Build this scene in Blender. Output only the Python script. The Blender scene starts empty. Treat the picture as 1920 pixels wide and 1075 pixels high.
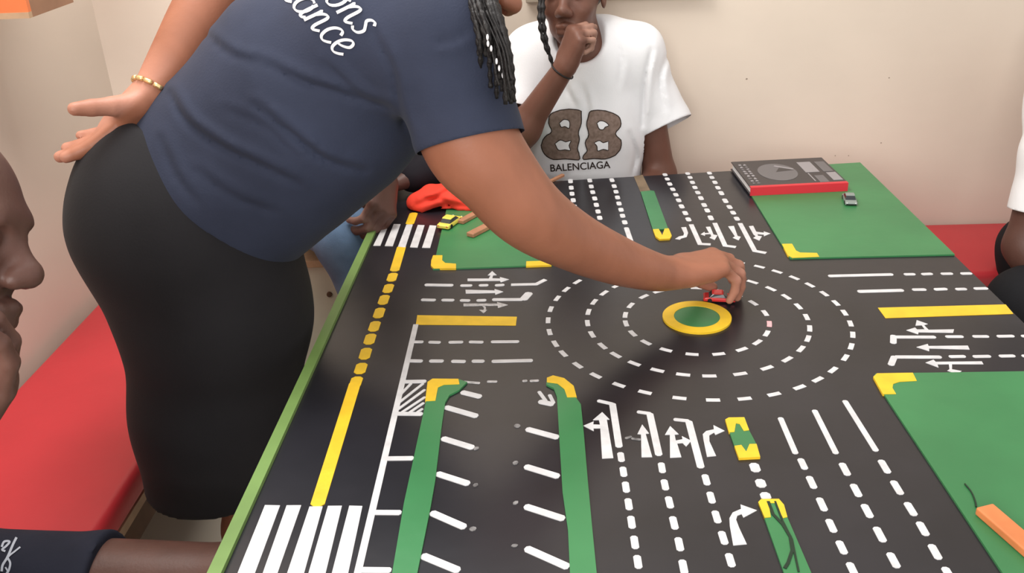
import bpy, math, random
import numpy as np
from mathutils import Vector, Matrix
from mathutils.bvhtree import BVHTree

scene = bpy.context.scene
C = scene.collection

# ------------------------------------------------------------------ camera
FPX = 1764.07
CAM = np.array([0.0, 0.0, 1.56])
EX = np.array([0.99849352, 0.03623771, -0.04120105])
EY = np.array([0.02118057, 0.43813589, 0.89865918])
EZ = np.array([-0.05061701, 0.89817803, -0.43670831])
camd = bpy.data.cameras.new('camera')
camd.sensor_width = 36.0
camd.lens = 36.0 * FPX / 1920.0
camd.clip_start = 0.02
cam = bpy.data.objects.new('camera', camd)
C.objects.link(cam)
cam.matrix_world = Matrix(((EX[0], EY[0], -EZ[0], CAM[0]), (EX[1], EY[1], -EZ[1], CAM[1]), (EX[2], EY[2], -EZ[2], CAM[2]), (0, 0, 0, 1)))
scene.camera = cam

# ------------------------------------------------------------------ light
world = bpy.data.worlds.new('daylight')
scene.world = world
world.use_nodes = True
bg = world.node_tree.nodes['Background']
bg.inputs[0].default_value = (1.0, 0.975, 0.95, 1)
bg.inputs[1].default_value = 0.95
def area(name, loc, target, sx, sy, power, col):
    l = bpy.data.lights.new(name, 'AREA'); l.shape = 'RECTANGLE'; l.size = sx; l.size_y = sy
    l.energy = power; l.color = col
    o = bpy.data.objects.new(name, l); C.objects.link(o); o.location = loc
    o.rotation_euler = (Vector(target) - Vector(loc)).to_track_quat('-Z', 'Y').to_euler()
    return o
area('window_daylight', (-0.75, -1.5, 2.1), (-0.35, 2.4, 1.0), 1.6, 1.4, 70, (1.0, 0.975, 0.94))
area('overhead_fill', (-0.62, 1.75, 2.62), (-0.62, 1.85, 0), 1.0, 1.0, 31, (1.0, 0.98, 0.95))  # area lamp added overhead to brighten the left corner, not a daylight opening
scene.view_settings.view_transform = 'Standard'
scene.view_settings.look = 'None'
scene.view_settings.exposure = 0.12
scene.view_settings.gamma = 1.0
scene.view_settings.use_curve_mapping = False

# ------------------------------------------------------------------ helpers
def at(px, py, y):
    """point seen at picture position (px, py), standing y metres from the camera"""
    d = EZ + EX * ((px - 960) / FPX) - EY * ((py - 537.5) / FPX)
    return CAM + d * (y / d[1])
def atz_(px, py, z=0.75):
    d = EZ + EX * ((px - 960) / FPX) - EY * ((py - 537.5) / FPX)
    q = CAM + d * ((z - CAM[2]) / d[2]); return (float(q[0]), float(q[1]))
def V3(*a): return np.array(a, float)
def unit(v): v = np.asarray(v, float); return v / np.linalg.norm(v)

MATS = {}
def mat(name, col, rough=0.6, spec=0.4, var=0.0, vscale=8.0, bump=0.0, bscale=60.0, coat=0.0, sheen=0.0, col2=None, sss=0.0, detail=3.0, metal=0.0):
    if name in MATS: return MATS[name]
    m = bpy.data.materials.new(name); m.use_nodes = True
    nt = m.node_tree; b = nt.nodes['Principled BSDF']
    b.inputs['Roughness'].default_value = rough
    b.inputs['Specular IOR Level'].default_value = spec
    b.inputs['Metallic'].default_value = metal
    if coat: b.inputs['Coat Weight'].default_value = coat; b.inputs['Coat Roughness'].default_value = 0.25
    if sheen: b.inputs['Sheen Weight'].default_value = sheen; b.inputs['Sheen Roughness'].default_value = 0.4
    if sss: b.inputs['Subsurface Weight'].default_value = sss; b.inputs['Subsurface Radius'].default_value = (0.012, 0.005, 0.003)
    b.inputs['Base Color'].default_value = (*col, 1)
    tc = nt.nodes.new('ShaderNodeTexCoord')
    if var or col2:
        n = nt.nodes.new('ShaderNodeTexNoise'); n.inputs['Scale'].default_value = vscale; n.inputs['Detail'].default_value = detail
        nt.links.new(tc.outputs['Object'], n.inputs['Vector'])
        r = nt.nodes.new('ShaderNodeValToRGB')
        c2 = col2 if col2 else tuple(min(1, c * (1 + var)) for c in col)
        c1 = col if col2 else tuple(c * (1 - var) for c in col)
        r.color_ramp.elements[0].position = 0.32; r.color_ramp.elements[1].position = 0.68
        r.color_ramp.elements[0].color = (*c1, 1); r.color_ramp.elements[1].color = (*c2, 1)
        nt.links.new(n.outputs['Fac'], r.inputs['Fac']); nt.links.new(r.outputs['Color'], b.inputs['Base Color'])
    if bump:
        n2 = nt.nodes.new('ShaderNodeTexNoise'); n2.inputs['Scale'].default_value = bscale; n2.inputs['Detail'].default_value = 4
        nt.links.new(tc.outputs['Object'], n2.inputs['Vector'])
        bp = nt.nodes.new('ShaderNodeBump'); bp.inputs['Strength'].default_value = bump; bp.inputs['Distance'].default_value = 0.01
        nt.links.new(n2.outputs['Fac'], bp.inputs['Height']); nt.links.new(bp.outputs['Normal'], b.inputs['Normal'])
    MATS[name] = m
    return m

def mesh_obj(name, verts, faces, material, parent=None, smooth=False):
    me = bpy.data.meshes.new(name)
    me.from_pydata([tuple(map(float, v)) for v in verts], [], [tuple(f) for f in faces])
    me.update()
    if material: me.materials.append(material)
    if smooth: me.polygons.foreach_set('use_smooth', [True] * len(me.polygons))
    o = bpy.data.objects.new(name, me); C.objects.link(o)
    if parent: o.parent = parent
    return o
def tag(o, label=None, cat=None, group=None, kind=None):
    if label: o['label'] = label
    if cat: o['category'] = cat
    if group: o['group'] = group
    if kind: o['kind'] = kind
    return o
def empty(name, loc=(0, 0, 0)):
    o = bpy.data.objects.new(name, None); C.objects.link(o); o.location = loc; o.empty_display_size = 0.05
    return o
def adopt(child, parent):
    """parent keeping the child's world place"""
    child.parent = parent
    child.matrix_parent_inverse = Matrix.Translation(-Vector(parent.location))
    return child

def box_geo(lo, hi, bevel=0.0):
    x0, y0, z0 = lo; x1, y1, z1 = hi
    if bevel <= 0:
        v = [(x0,y0,z0),(x1,y0,z0),(x1,y1,z0),(x0,y1,z0),(x0,y0,z1),(x1,y0,z1),(x1,y1,z1),(x0,y1,z1)]
        f = [(3,2,1,0),(4,5,6,7),(0,1,5,4),(1,2,6,5),(2,3,7,6),(3,0,4,7)]
        return v, f
    import bmesh
    bm = bmesh.new(); bmesh.ops.create_cube(bm, size=1.0)
    for w in bm.verts:
        w.co = Vector(((x0+x1)/2 + w.co.x*(x1-x0), (y0+y1)/2 + w.co.y*(y1-y0), (z0+z1)/2 + w.co.z*(z1-z0)))
    bmesh.ops.bevel(bm, geom=list(bm.edges), offset=bevel, segments=3, profile=0.5, affect='EDGES')
    bm.verts.index_update()
    v = [tuple(w.co) for w in bm.verts]; f = [tuple(w.index for w in q.verts) for q in bm.faces]
    bm.free()
    return v, f
def box(name, lo, hi, material, parent=None, bevel=0.0):
    v, f = box_geo(lo, hi, bevel)
    o = mesh_obj(name, v, f, material)
    if parent: adopt(o, parent)
    return o
def prism(name, pts, z0, z1, material, parent=None):
    """flat outline given height"""
    pts = list(pts)
    a = sum(pts[i][0]*pts[(i+1) % len(pts)][1] - pts[(i+1) % len(pts)][0]*pts[i][1] for i in range(len(pts)))
    if a < 0: pts = pts[::-1]
    n = len(pts)
    v = [(x, y, z0) for x, y in pts] + [(x, y, z1) for x, y in pts]
    f = [tuple(range(n, 2*n)), tuple(range(n-1, -1, -1))] + [(i, (i+1) % n, n+(i+1) % n, n+i) for i in range(n)]
    o = mesh_obj(name, v, f, material)
    if parent: adopt(o, parent)
    return o
def stroke_outline(pts, w, rnd=0.0):
    P = [np.array(p, float) for p in pts]; n = len(P); h = w / 2
    L, R = [], []
    for i in range(n):
        d0 = unit(P[i] - P[i-1]) if i > 0 else None
        d1 = unit(P[i+1] - P[i]) if i < n-1 else None
        d = d0 if d1 is None else d1 if d0 is None else unit(d0 + d1)
        m = np.array([-d[1], d[0]])
        k = 1.0
        if d0 is not None and d1 is not None:
            k = 1.0 / max(0.5, float(np.dot(m, np.array([-d0[1], d0[0]]))))
        L.append(P[i] + m*h*k); R.append(P[i] - m*h*k)
    if rnd > 0:
        ds = unit(P[1]-P[0]); de = unit(P[-1]-P[-2]); r = rnd*h
        ms = np.array([-ds[1], ds[0]]); me_ = np.array([-de[1], de[0]])
        out = [L[0] + ds*r] + L[1:-1] + [L[-1] - de*r, L[-1] - me_*r, R[-1] + me_*r, R[-1] - de*r] + R[1:-1][::-1] + [R[0] + ds*r, R[0] + ms*r, L[0] - ms*r]
        return [tuple(p) for p in out]
    return [tuple(p) for p in L + R[::-1]]
def tube_geo(pts, radii, seg=10, cap=True):
    P = [np.array(p, float) for p in pts]; n = len(P)
    if not hasattr(radii, '__len__'): radii = [radii]*n
    v, f = [], []
    up = V3(0, 0, 1); prev = None
    for i in range(n):
        t = unit(P[min(i+1, n-1)] - P[max(i-1, 0)])
        if prev is None:
            u = np.cross(t, up)
            if np.linalg.norm(u) < 1e-3: u = np.cross(t, V3(1, 0, 0))
            u = unit(u)
        else:
            u = unit(prev - t*np.dot(prev, t))
        prev = u; w = np.cross(t, u)
        for k in range(seg):
            a = 2*math.pi*k/seg
            v.append(P[i] + (u*math.cos(a) + w*math.sin(a))*radii[i])
    for i in range(n-1):
        for k in range(seg):
            k2 = (k+1) % seg
            f.append((i*seg+k, i*seg+k2, (i+1)*seg+k2, (i+1)*seg+k))
    if cap:
        f.append(tuple(range(seg-1, -1, -1))); f.append(tuple((n-1)*seg+k for k in range(seg)))
    return v, f
def smooth_path(pts, n=8):
    """Catmull-Rom through the points"""
    P = [np.array(p, float) for p in pts]; P = [2*P[0]-P[1]] + P + [2*P[-1]-P[-2]]
    out = []
    for i in range(1, len(P)-2):
        for k in range(n):
            t = k/n; a, b, c, d = P[i-1], P[i], P[i+1], P[i+2]
            out.append(0.5*((2*b) + (c-a)*t + (2*a-5*b+4*c-d)*t*t + (3*b-a-3*c+d)*t**3))
    out.append(P[-2])
    return out

# ------------------------------------------------------------------ materials of the place
M_wall = mat('cream_wall_paint', (0.68, 0.585, 0.49), 0.55, 0.3, var=0.07, vscale=1.6, bump=0.06, bscale=30)
M_floor = mat('pale_cement_floor', (0.56, 0.50, 0.41), 0.45, 0.4, var=0.07, vscale=3, bump=0.03)
M_road = mat('black_road_paint', (0.0135, 0.0130, 0.0170), 0.28, 0.52, var=0.25, vscale=6, bump=0.04, bscale=14)
M_green = mat('green_paint', (0.040, 0.195, 0.068), 0.34, 0.45, var=0.12, vscale=5, bump=0.05, bscale=25)
M_rim = mat('olive_green_rim_paint', (0.16, 0.27, 0.075), 0.45, 0.4, var=0.12, vscale=9)
M_white = mat('white_road_paint', (0.62, 0.615, 0.625), 0.5, 0.4, var=0.09, vscale=45, bump=0.05, bscale=120)
M_yellow = mat('yellow_road_paint', (0.80, 0.51, 0.025), 0.45, 0.4, var=0.08, vscale=30, bump=0.05, bscale=90)
M_dim = mat('worn_white_paint', (0.10, 0.095, 0.095), 0.5, 0.3, col2=(0.28, 0.27, 0.27), vscale=120)
M_grey = mat('thin_white_paint', (0.36, 0.35, 0.35), 0.5, 0.3, col2=(0.62, 0.60, 0.60), vscale=140)
M_bare = mat('bare_worn_board', (0.17, 0.12, 0.075), 0.6, 0.3, var=0.2, vscale=30)
M_ink = mat('black_ink', (0.012, 0.03, 0.015), 0.5, 0.3)
M_pink = mat('pink_stained_paint', (0.75, 0.40, 0.42), 0.5, 0.3)
M_red = mat('red_vinyl', (0.53, 0.033, 0.042), 0.42, 0.45, var=0.06, vscale=4, bump=0.03, bscale=40)
M_wood = mat('brown_wood', (0.12, 0.06, 0.032), 0.55, 0.35, var=0.25, vscale=14)
M_woodl = mat('pale_wood_edge', (0.47, 0.31, 0.19), 0.55, 0.35, var=0.12, vscale=20)
M_cream = mat('cream_gloss_paint', (0.62, 0.56, 0.45), 0.4, 0.45, var=0.06, vscale=7)

# ------------------------------------------------------------------ the room
YB = 2.66      # back wall
XL = -1.285    # left wall
tag(box('floor', (-2.0, -2.6, -0.05), (3.2, YB+0.1, 0), M_floor), kind='structure')
tag(box('wall_back', (XL-0.1, YB, 0), (3.2, YB+0.1, 2.8), M_wall), kind='structure')
tag(box('wall_left', (XL-0.1, -0.6, 0), (XL, YB, 2.8), M_wall), kind='structure')
# thin ledge running along the back wall above the sitter
led = at(1000, 2, YB)
tr = box('trim_1', (led[0]-0.02, YB-0.035, led[2]), (led[0]+0.47, YB, led[2]+0.05), mat('ledge_grey_wood', (0.33, 0.27, 0.21), 0.5), bevel=0.004)
tag(tr, kind='structure')
WB = bpy.data.objects['wall_back']
M_chip = mat('wall_chip', (0.30, 0.24, 0.19), 0.9, 0.1)
for cx, cy, r in ((1400, 148, 0.0028), (1667, 146, 0.002), (1652, 268, 0.002), (1566, 292, 0.0016), (1591, 292, 0.0016)):
    q = at(cx, cy, YB)
    n_ = 9; vv = [(q[0] + r*(1+0.3*math.sin(3*k))*math.cos(2*math.pi*k/n_), YB - 0.0008, q[2] + 0.8*r*math.sin(2*math.pi*k/n_)) for k in range(n_)]
    vv += [(x, YB + 0.001, z) for x, y, z in vv]
    mesh_obj('plaster_chip', vv, [tuple(range(n_))] + [(k, (k+1) % n_, n_+(k+1) % n_, n_+k) for k in range(n_)], M_chip, WB)

# ------------------------------------------------------------------ the road table
TZ = 0.75
X0, X1, Y0, Y1 = -0.405, 0.79, 0.50, 2.20
table = empty('road_layout_table', (0.19, 1.42, 0))
tag(table, 'large black table painted as a road layout with a roundabout', 'table')
TOP = [(-0.424, Y0), (0.822, Y0), (0.806, 1.49), (0.7785, 2.348), (-0.411, 2.236)]     # not quite square
prism('tabletop', TOP, TZ-0.022, TZ, M_road, table)
prism('rim', [(-0.442, Y0), (-0.424, Y0), (-0.411, 2.236), (-0.428, 2.235)], TZ-0.03, TZ+0.007, M_rim, table)
for a, b in (((X0+0.03, Y0+0.03, TZ-0.10), (X1-0.03, Y0+0.055, TZ-0.022)), ((X0+0.03, Y1-0.055, TZ-0.10), (X1-0.03, Y1-0.03, TZ-0.022)),
             ((X0+0.03, Y0+0.055, TZ-0.10), (X0+0.055, Y1-0.055, TZ-0.022)), ((X1-0.055, Y0+0.055, TZ-0.10), (X1-0.03, Y1-0.055, TZ-0.022))):
    box('apron', a, b, M_wood, table)
for sx in (X0+0.06, X1-0.115):
    for sy in (Y0+0.06, Y1-0.115):
        box('leg', (sx, sy, 0), (sx+0.055, sy+0.055, TZ-0.022), M_wood, table, bevel=0.004)
PH = 0.0032     # painted boards lie on the top
MM = {'white': M_white, 'yellow': M_yellow, 'green': M_green, 'bare': M_bare, 'ink': M_ink, 'grey_white': M_grey, 'dim': M_dim}
MARKS = [
('lane_dash', 'white', 's', [(0.0327, 2.2857), (0.0333, 2.2563)], 0.0115),
('lane_dash', 'white', 's', [(0.0337, 2.2358), (0.0343, 2.2082)], 0.0115),
('lane_dash', 'white', 's', [(0.0346, 2.1922), (0.0354, 2.1658)], 0.0115),
('lane_dash', 'white', 's', [(0.0364, 2.1472), (0.0376, 2.1208)], 0.0115),
('lane_dash', 'white', 's', [(0.0384, 2.1039), (0.0396, 2.0781)], 0.0115),
('lane_dash', 'white', 's', [(0.0814, 2.2855), (0.0826, 2.2585)], 0.0115),
('lane_dash', 'white', 's', [(0.0834, 2.2399), (0.0846, 2.2141)], 0.0115),
('lane_dash', 'white', 's', [(0.0852, 2.1988), (0.0867, 2.1732)], 0.0115),
('lane_dash', 'white', 's', [(0.0882, 2.155), (0.0898, 2.129)], 0.0115),
('lane_dash', 'white', 's', [(0.0904, 2.1119), (0.0916, 2.0861)], 0.0115),
('lane_dash', 'white', 's', [(0.0924, 2.0684), (0.0936, 2.0436)], 0.0115),
('lane_dash', 'white', 's', [(0.0944, 2.028), (0.0956, 2.004)], 0.0115),
('lane_dash', 'white', 's', [(0.1371, 2.2835), (0.1389, 2.2565)], 0.0115),
('lane_dash', 'white', 's', [(0.1402, 2.2378), (0.1417, 2.2122)], 0.0115),
('lane_dash', 'white', 's', [(0.1425, 2.197), (0.1434, 2.173)], 0.0115),
('lane_dash', 'white', 's', [(0.1437, 2.1572), (0.1443, 2.1328)], 0.0115),
('lane_dash', 'white', 's', [(0.1445, 2.1163), (0.1454, 2.0917)], 0.0115),
('lane_dash', 'white', 's', [(0.1465, 2.0748), (0.1474, 2.0512)], 0.0115),
('lane_dash', 'white', 's', [(0.1475, 2.0367), (0.1484, 2.0133)], 0.0115),
('lane_dash', 'white', 's', [(0.1494, 1.997), (0.1506, 1.973)], 0.0115),
('lane_line', 'white', 's', [(0.151, 1.955), (0.157, 1.85)], 0.011),
('lane_dash', 'white', 's', [(0.2744, 2.3099), (0.2756, 2.2901)], 0.0115),
('lane_dash', 'white', 's', [(0.2764, 2.2775), (0.2776, 2.2565)], 0.0115),
('lane_dash', 'white', 's', [(0.2783, 2.2414), (0.2798, 2.2186)], 0.0115),
('lane_dash', 'white', 's', [(0.2811, 2.2026), (0.2829, 2.1794)], 0.0115),
('lane_dash', 'white', 's', [(0.2842, 2.1644), (0.2857, 2.1416)], 0.0115),
('lane_dash', 'white', 's', [(0.2864, 2.1267), (0.2876, 2.1033)], 0.0115),
('lane_dash', 'white', 's', [(0.2882, 2.0874), (0.2897, 2.0626)], 0.0115),
('lane_dash', 'white', 's', [(0.2912, 2.0443), (0.2927, 2.0197)], 0.0115),
('lane_dash', 'white', 's', [(0.2934, 2.0047), (0.2946, 1.9813)], 0.0115),
('lane_line', 'white', 's', [(0.296, 1.963), (0.3, 1.853), (0.322, 1.849)], 0.0105),
('lane_dash', 'white', 's', [(0.3324, 2.313), (0.3336, 2.295)], 0.0115),
('lane_dash', 'white', 's', [(0.3346, 2.284), (0.3355, 2.264)], 0.0115),
('lane_dash', 'white', 's', [(0.3357, 2.2481), (0.3363, 2.2259)], 0.0115),
('lane_dash', 'white', 's', [(0.3366, 2.211), (0.3375, 2.1891)], 0.0115),
('lane_dash', 'white', 's', [(0.3384, 2.1751), (0.3396, 2.1529)], 0.0115),
('lane_dash', 'white', 's', [(0.3406, 2.1386), (0.3415, 2.1134)], 0.0115),
('lane_dash', 'white', 's', [(0.3416, 2.0922), (0.3425, 2.0678)], 0.0115),
('lane_dash', 'white', 's', [(0.3435, 2.0572), (0.3444, 2.0328)], 0.0115),
('lane_dash', 'white', 's', [(0.3447, 2.0128), (0.3453, 1.9852)], 0.0115),
('lane_line', 'white', 's', [(0.349, 1.968), (0.351, 1.841), (0.372, 1.832)], 0.0105),
('lane_dash', 'white', 's', [(0.3877, 2.3129), (0.3883, 2.2931)], 0.0115),
('lane_dash', 'white', 's', [(0.3886, 2.2805), (0.3894, 2.2595)], 0.0115),
('lane_dash', 'white', 's', [(0.3906, 2.2444), (0.3914, 2.2216)], 0.0115),
('lane_dash', 'white', 's', [(0.3916, 2.2056), (0.3924, 2.1824)], 0.0115),
('lane_dash', 'white', 's', [(0.3936, 2.1695), (0.3945, 2.1425)], 0.0115),
('lane_dash', 'white', 's', [(0.3944, 2.118), (0.3956, 2.0901)], 0.0115),
('lane_dash', 'white', 's', [(0.3972, 2.0746), (0.3988, 2.0514)], 0.0115),
('lane_dash', 'white', 's', [(0.3994, 2.038), (0.4006, 2.016)], 0.0115),
('lane_dash', 'white', 's', [(0.4014, 2.0011), (0.4026, 1.9789)], 0.0115),
('lane_line', 'white', 's', [(0.404, 1.963), (0.407, 1.81), (0.428, 1.798)], 0.0105),
('lane_arrow', 'white', 'p', [(0.272, 1.947), (0.283, 1.948), (0.283, 1.914), (0.277, 1.892), (0.264, 1.884), (0.261, 1.878), (0.251, 1.883), (0.261, 1.896), (0.271, 1.9), (0.274, 1.913)], 0),
('lane_arrow', 'white', 'p', [(0.326, 1.946), (0.336, 1.947), (0.336, 1.902), (0.344, 1.897), (0.334, 1.872), (0.325, 1.885), (0.33, 1.893), (0.33, 1.905), (0.318, 1.904), (0.317, 1.896), (0.309, 1.905), (0.319, 1.918), (0.319, 1.911), (0.328, 1.912)], 0),
('lane_arrow', 'white', 'p', [(0.375, 1.946), (0.388, 1.948), (0.386, 1.891), (0.392, 1.886), (0.384, 1.867), (0.374, 1.882), (0.38, 1.889)], 0),
('lane_arrow', 'white', 'p', [(0.42, 1.944), (0.43, 1.946), (0.43, 1.912), (0.445, 1.905), (0.446, 1.913), (0.458, 1.9), (0.441, 1.886), (0.443, 1.895), (0.43, 1.899), (0.429, 1.889), (0.437, 1.886), (0.427, 1.863), (0.417, 1.878), (0.424, 1.887), (0.421, 1.898)], 0),
('worn_median', 'bare', 'p', [(0.195, 2.294), (0.218, 2.303), (0.227, 2.18), (0.202, 2.174)], 0),
('green_median', 'green', 'g', [(0.202, 2.174), (0.227, 2.18), (0.235, 2.176), (0.242, 1.934), (0.208, 1.932)], 0),
('yellow_kerb', 'yellow', 'k', [(0.208, 1.932), (0.221, 1.933), (0.225, 1.897), (0.234, 1.934), (0.243, 1.935), (0.245, 1.894), (0.239, 1.878), (0.217, 1.876), (0.21, 1.892)], 0),
('green_panel', 'green', 'g', [(0.456, 2.315), (0.7785, 2.3465), (0.797, 1.765), (0.469, 1.764)], 0),
('yellow_kerb', 'yellow', 'k', [(0.468, 1.835), (0.489, 1.835), (0.489, 1.799), (0.495, 1.789), (0.528, 1.785), (0.528, 1.767), (0.474, 1.764), (0.467, 1.778)], 0),
('lane_line', 'white', 's', [(0.524, 1.682), (0.649, 1.683)], 0.0105),
('lane_dash', 'white', 's', [(0.669, 1.682), (0.691, 1.682)], 0.01),
('lane_dash', 'white', 's', [(0.702, 1.681), (0.724, 1.682)], 0.01),
('lane_dash', 'white', 's', [(0.739, 1.681), (0.762, 1.681)], 0.01),
('lane_dash', 'white', 's', [(0.776, 1.68), (0.798, 1.68)], 0.01),
('lane_line', 'white', 's', [(0.56, 1.612), (0.646, 1.613)], 0.0115),
('lane_dash', 'white', 's', [(0.662, 1.615), (0.688, 1.614)], 0.01),
('lane_dash', 'white', 's', [(0.702, 1.614), (0.727, 1.615)], 0.01),
('lane_dash', 'white', 's', [(0.741, 1.613), (0.762, 1.613)], 0.01),
('lane_dash', 'white', 's', [(0.775, 1.614), (0.801, 1.614)], 0.01),
('yellow_bar', 'yellow', 'p', [(0.577, 1.544), (0.805, 1.547), (0.803, 1.511), (0.578, 1.504)], 0),
('lane_arrow', 'white', 'p', [(0.68, 1.458), (0.674, 1.446), (0.617, 1.45), (0.614, 1.443), (0.599, 1.458), (0.617, 1.467), (0.618, 1.46), (0.631, 1.46), (0.631, 1.475), (0.62, 1.474), (0.629, 1.494), (0.643, 1.479), (0.635, 1.475), (0.637, 1.458)], 0),
('lane_arrow', 'white', 'p', [(0.681, 1.401), (0.679, 1.388), (0.615, 1.394), (0.612, 1.385), (0.596, 1.399), (0.618, 1.409), (0.617, 1.402)], 0),
('lane_arrow', 'white', 'p', [(0.683, 1.349), (0.682, 1.34), (0.633, 1.342), (0.627, 1.326), (0.64, 1.32), (0.629, 1.31), (0.618, 1.322), (0.623, 1.326), (0.628, 1.342), (0.61, 1.342), (0.608, 1.332), (0.593, 1.348), (0.609, 1.357), (0.61, 1.35)], 0),
('lane_line', 'white', 's', [(0.64, 1.432), (0.572, 1.435)], 0.0095),
('lane_line', 'white', 's', [(0.572, 1.442), (0.562, 1.412)], 0.0105),
('lane_dash', 'white', 's', [(0.656, 1.433), (0.686, 1.432)], 0.0085),
('lane_dash', 'white', 's', [(0.701, 1.432), (0.728, 1.431)], 0.0085),
('lane_dash', 'white', 's', [(0.741, 1.431), (0.77, 1.431)], 0.0085),
('lane_dash', 'white', 's', [(0.781, 1.43), (0.806, 1.43)], 0.0085),
('lane_line', 'white', 's', [(0.625, 1.365), (0.55, 1.368)], 0.0095),
('lane_line', 'white', 's', [(0.551, 1.371), (0.535, 1.341)], 0.0105),
('lane_dash', 'white', 's', [(0.637, 1.366), (0.664, 1.366)], 0.0085),
('lane_dash', 'white', 's', [(0.675, 1.365), (0.704, 1.365)], 0.0085),
('lane_dash', 'white', 's', [(0.717, 1.365), (0.743, 1.365)], 0.0085),
('lane_dash', 'white', 's', [(0.753, 1.364), (0.776, 1.364)], 0.0085),
('green_panel', 'green', 'gSE', [(0.495, 1.302), (0.502, 1.313), (0.734, 1.312), (0.497, 1.226), (0.511, 0.867)], 0),
('yellow_kerb', 'yellow', 'k', [(0.495, 1.302), (0.504, 1.312), (0.56, 1.312), (0.558, 1.288), (0.531, 1.286), (0.519, 1.28), (0.514, 1.268), (0.514, 1.251), (0.494, 1.251)], 0),
('lane_line', 'white', 's', [(0.055, 1.25), (0.079, 1.239)], 0.0075),
('lane_line', 'white', 's', [(0.078, 1.242), (0.081, 1.125)], 0.0105),
('lane_dash', 'white', 's', [(0.0817, 1.1132), (0.0823, 1.0908)], 0.0095),
('lane_dash', 'white', 's', [(0.0827, 1.0792), (0.0833, 1.0568)], 0.0095),
('lane_dash', 'white', 's', [(0.0837, 1.0456), (0.0843, 1.0224)], 0.0095),
('lane_dash', 'white', 's', [(0.0847, 1.0099), (0.0853, 0.9861)], 0.0095),
('lane_dash', 'white', 's', [(0.0857, 0.9742), (0.0863, 0.9498)], 0.0095),
('lane_dash', 'white', 's', [(0.0867, 0.936), (0.0873, 0.912)], 0.0095),
('lane_dash', 'white', 's', [(0.0877, 0.9007), (0.0883, 0.8773)], 0.0095),
('lane_dash', 'white', 's', [(0.0887, 0.8649), (0.0893, 0.8411)], 0.0095),
('lane_line', 'white', 's', [(0.114, 1.217), (0.135, 1.211)], 0.0075),
('lane_line', 'white', 's', [(0.133, 1.213), (0.136, 1.104)], 0.0105),
('lane_dash', 'white', 's', [(0.137, 1.0878), (0.137, 1.0642)], 0.0095),
('lane_dash', 'white', 's', [(0.1367, 1.0496), (0.1373, 1.0264)], 0.0095),
('lane_dash', 'white', 's', [(0.1385, 1.0131), (0.1395, 0.9889)], 0.0095),
('lane_dash', 'white', 's', [(0.1395, 0.9726), (0.1405, 0.9474)], 0.0095),
('lane_dash', 'white', 's', [(0.1417, 0.9324), (0.1423, 0.9076)], 0.0095),
('lane_dash', 'white', 's', [(0.1418, 0.8922), (0.1422, 0.8678)], 0.0095),
('lane_dash', 'white', 's', [(0.1427, 0.8531), (0.1433, 0.8289)], 0.0095),
('lane_line', 'white', 's', [(0.167, 1.195), (0.19, 1.19)], 0.0075),
('lane_line', 'white', 's', [(0.189, 1.191), (0.191, 1.074)], 0.0105),
('lane_dash', 'white', 's', [(0.1937, 1.0598), (0.1943, 1.0362)], 0.0095),
('lane_dash', 'white', 's', [(0.1947, 1.0219), (0.1953, 0.9981)], 0.0095),
('lane_dash', 'white', 's', [(0.1955, 0.9832), (0.1965, 0.9588)], 0.0095),
('lane_dash', 'white', 's', [(0.1974, 0.9434), (0.1986, 0.9186)], 0.0095),
('lane_dash', 'white', 's', [(0.1995, 0.9029), (0.2005, 0.8791)], 0.0095),
('lane_dash', 'white', 's', [(0.2007, 0.8655), (0.2013, 0.8425)], 0.0095),
('lane_dash', 'white', 's', [(0.2647, 1.0842), (0.2653, 1.0638)], 0.0135),
('lane_dash', 'white', 's', [(0.2657, 1.048), (0.2663, 1.03)], 0.0135),
('lane_dash', 'white', 's', [(0.2667, 1.0198), (0.2673, 1.0042)], 0.0135),
('lane_line', 'white', 's', [(0.326, 1.196), (0.328, 1.104)], 0.0085),
('lane_dash', 'white', 's', [(0.3314, 1.0937), (0.3326, 1.0683)], 0.0095),
('lane_dash', 'white', 's', [(0.3334, 1.0535), (0.3346, 1.0265)], 0.0095),
('lane_dash', 'white', 's', [(0.3355, 1.0076), (0.3365, 0.9804)], 0.0095),
('lane_dash', 'white', 's', [(0.3365, 0.9647), (0.3375, 0.9393)], 0.0095),
('lane_dash', 'white', 's', [(0.3384, 0.9241), (0.3396, 0.8999)], 0.0095),
('lane_dash', 'white', 's', [(0.3404, 0.8858), (0.3416, 0.8622)], 0.0095),
('lane_line', 'white', 's', [(0.381, 1.215), (0.384, 1.103)], 0.0085),
('lane_dash', 'white', 's', [(0.3854, 1.0823), (0.3866, 1.0537)], 0.0098),
('lane_dash', 'white', 's', [(0.3874, 1.0356), (0.3886, 1.0084)], 0.0098),
('lane_dash', 'white', 's', [(0.3894, 0.9935), (0.3906, 0.9665)], 0.0098),
('lane_dash', 'white', 's', [(0.3914, 0.9491), (0.3926, 0.9209)], 0.0098),
('lane_dash', 'white', 's', [(0.3934, 0.9023), (0.3946, 0.8757)], 0.0098),
('lane_dash', 'white', 's', [(0.3954, 0.8614), (0.3966, 0.8366)], 0.0098),
('lane_line', 'white', 's', [(0.433, 1.24), (0.441, 1.108)], 0.0085),
('lane_dash', 'white', 's', [(0.4403, 1.0882), (0.4417, 1.0578)], 0.0098),
('lane_dash', 'white', 's', [(0.4422, 1.0418), (0.4438, 1.0121)], 0.0098),
('lane_dash', 'white', 's', [(0.4452, 0.9965), (0.4468, 0.9695)], 0.0098),
('lane_dash', 'white', 's', [(0.4477, 0.9582), (0.4483, 0.9318)], 0.0098),
('lane_dash', 'white', 's', [(0.4477, 0.9164), (0.4483, 0.8896)], 0.0098),
('lane_dash', 'white', 's', [(0.4493, 0.8769), (0.4507, 0.8511)], 0.0098),
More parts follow.
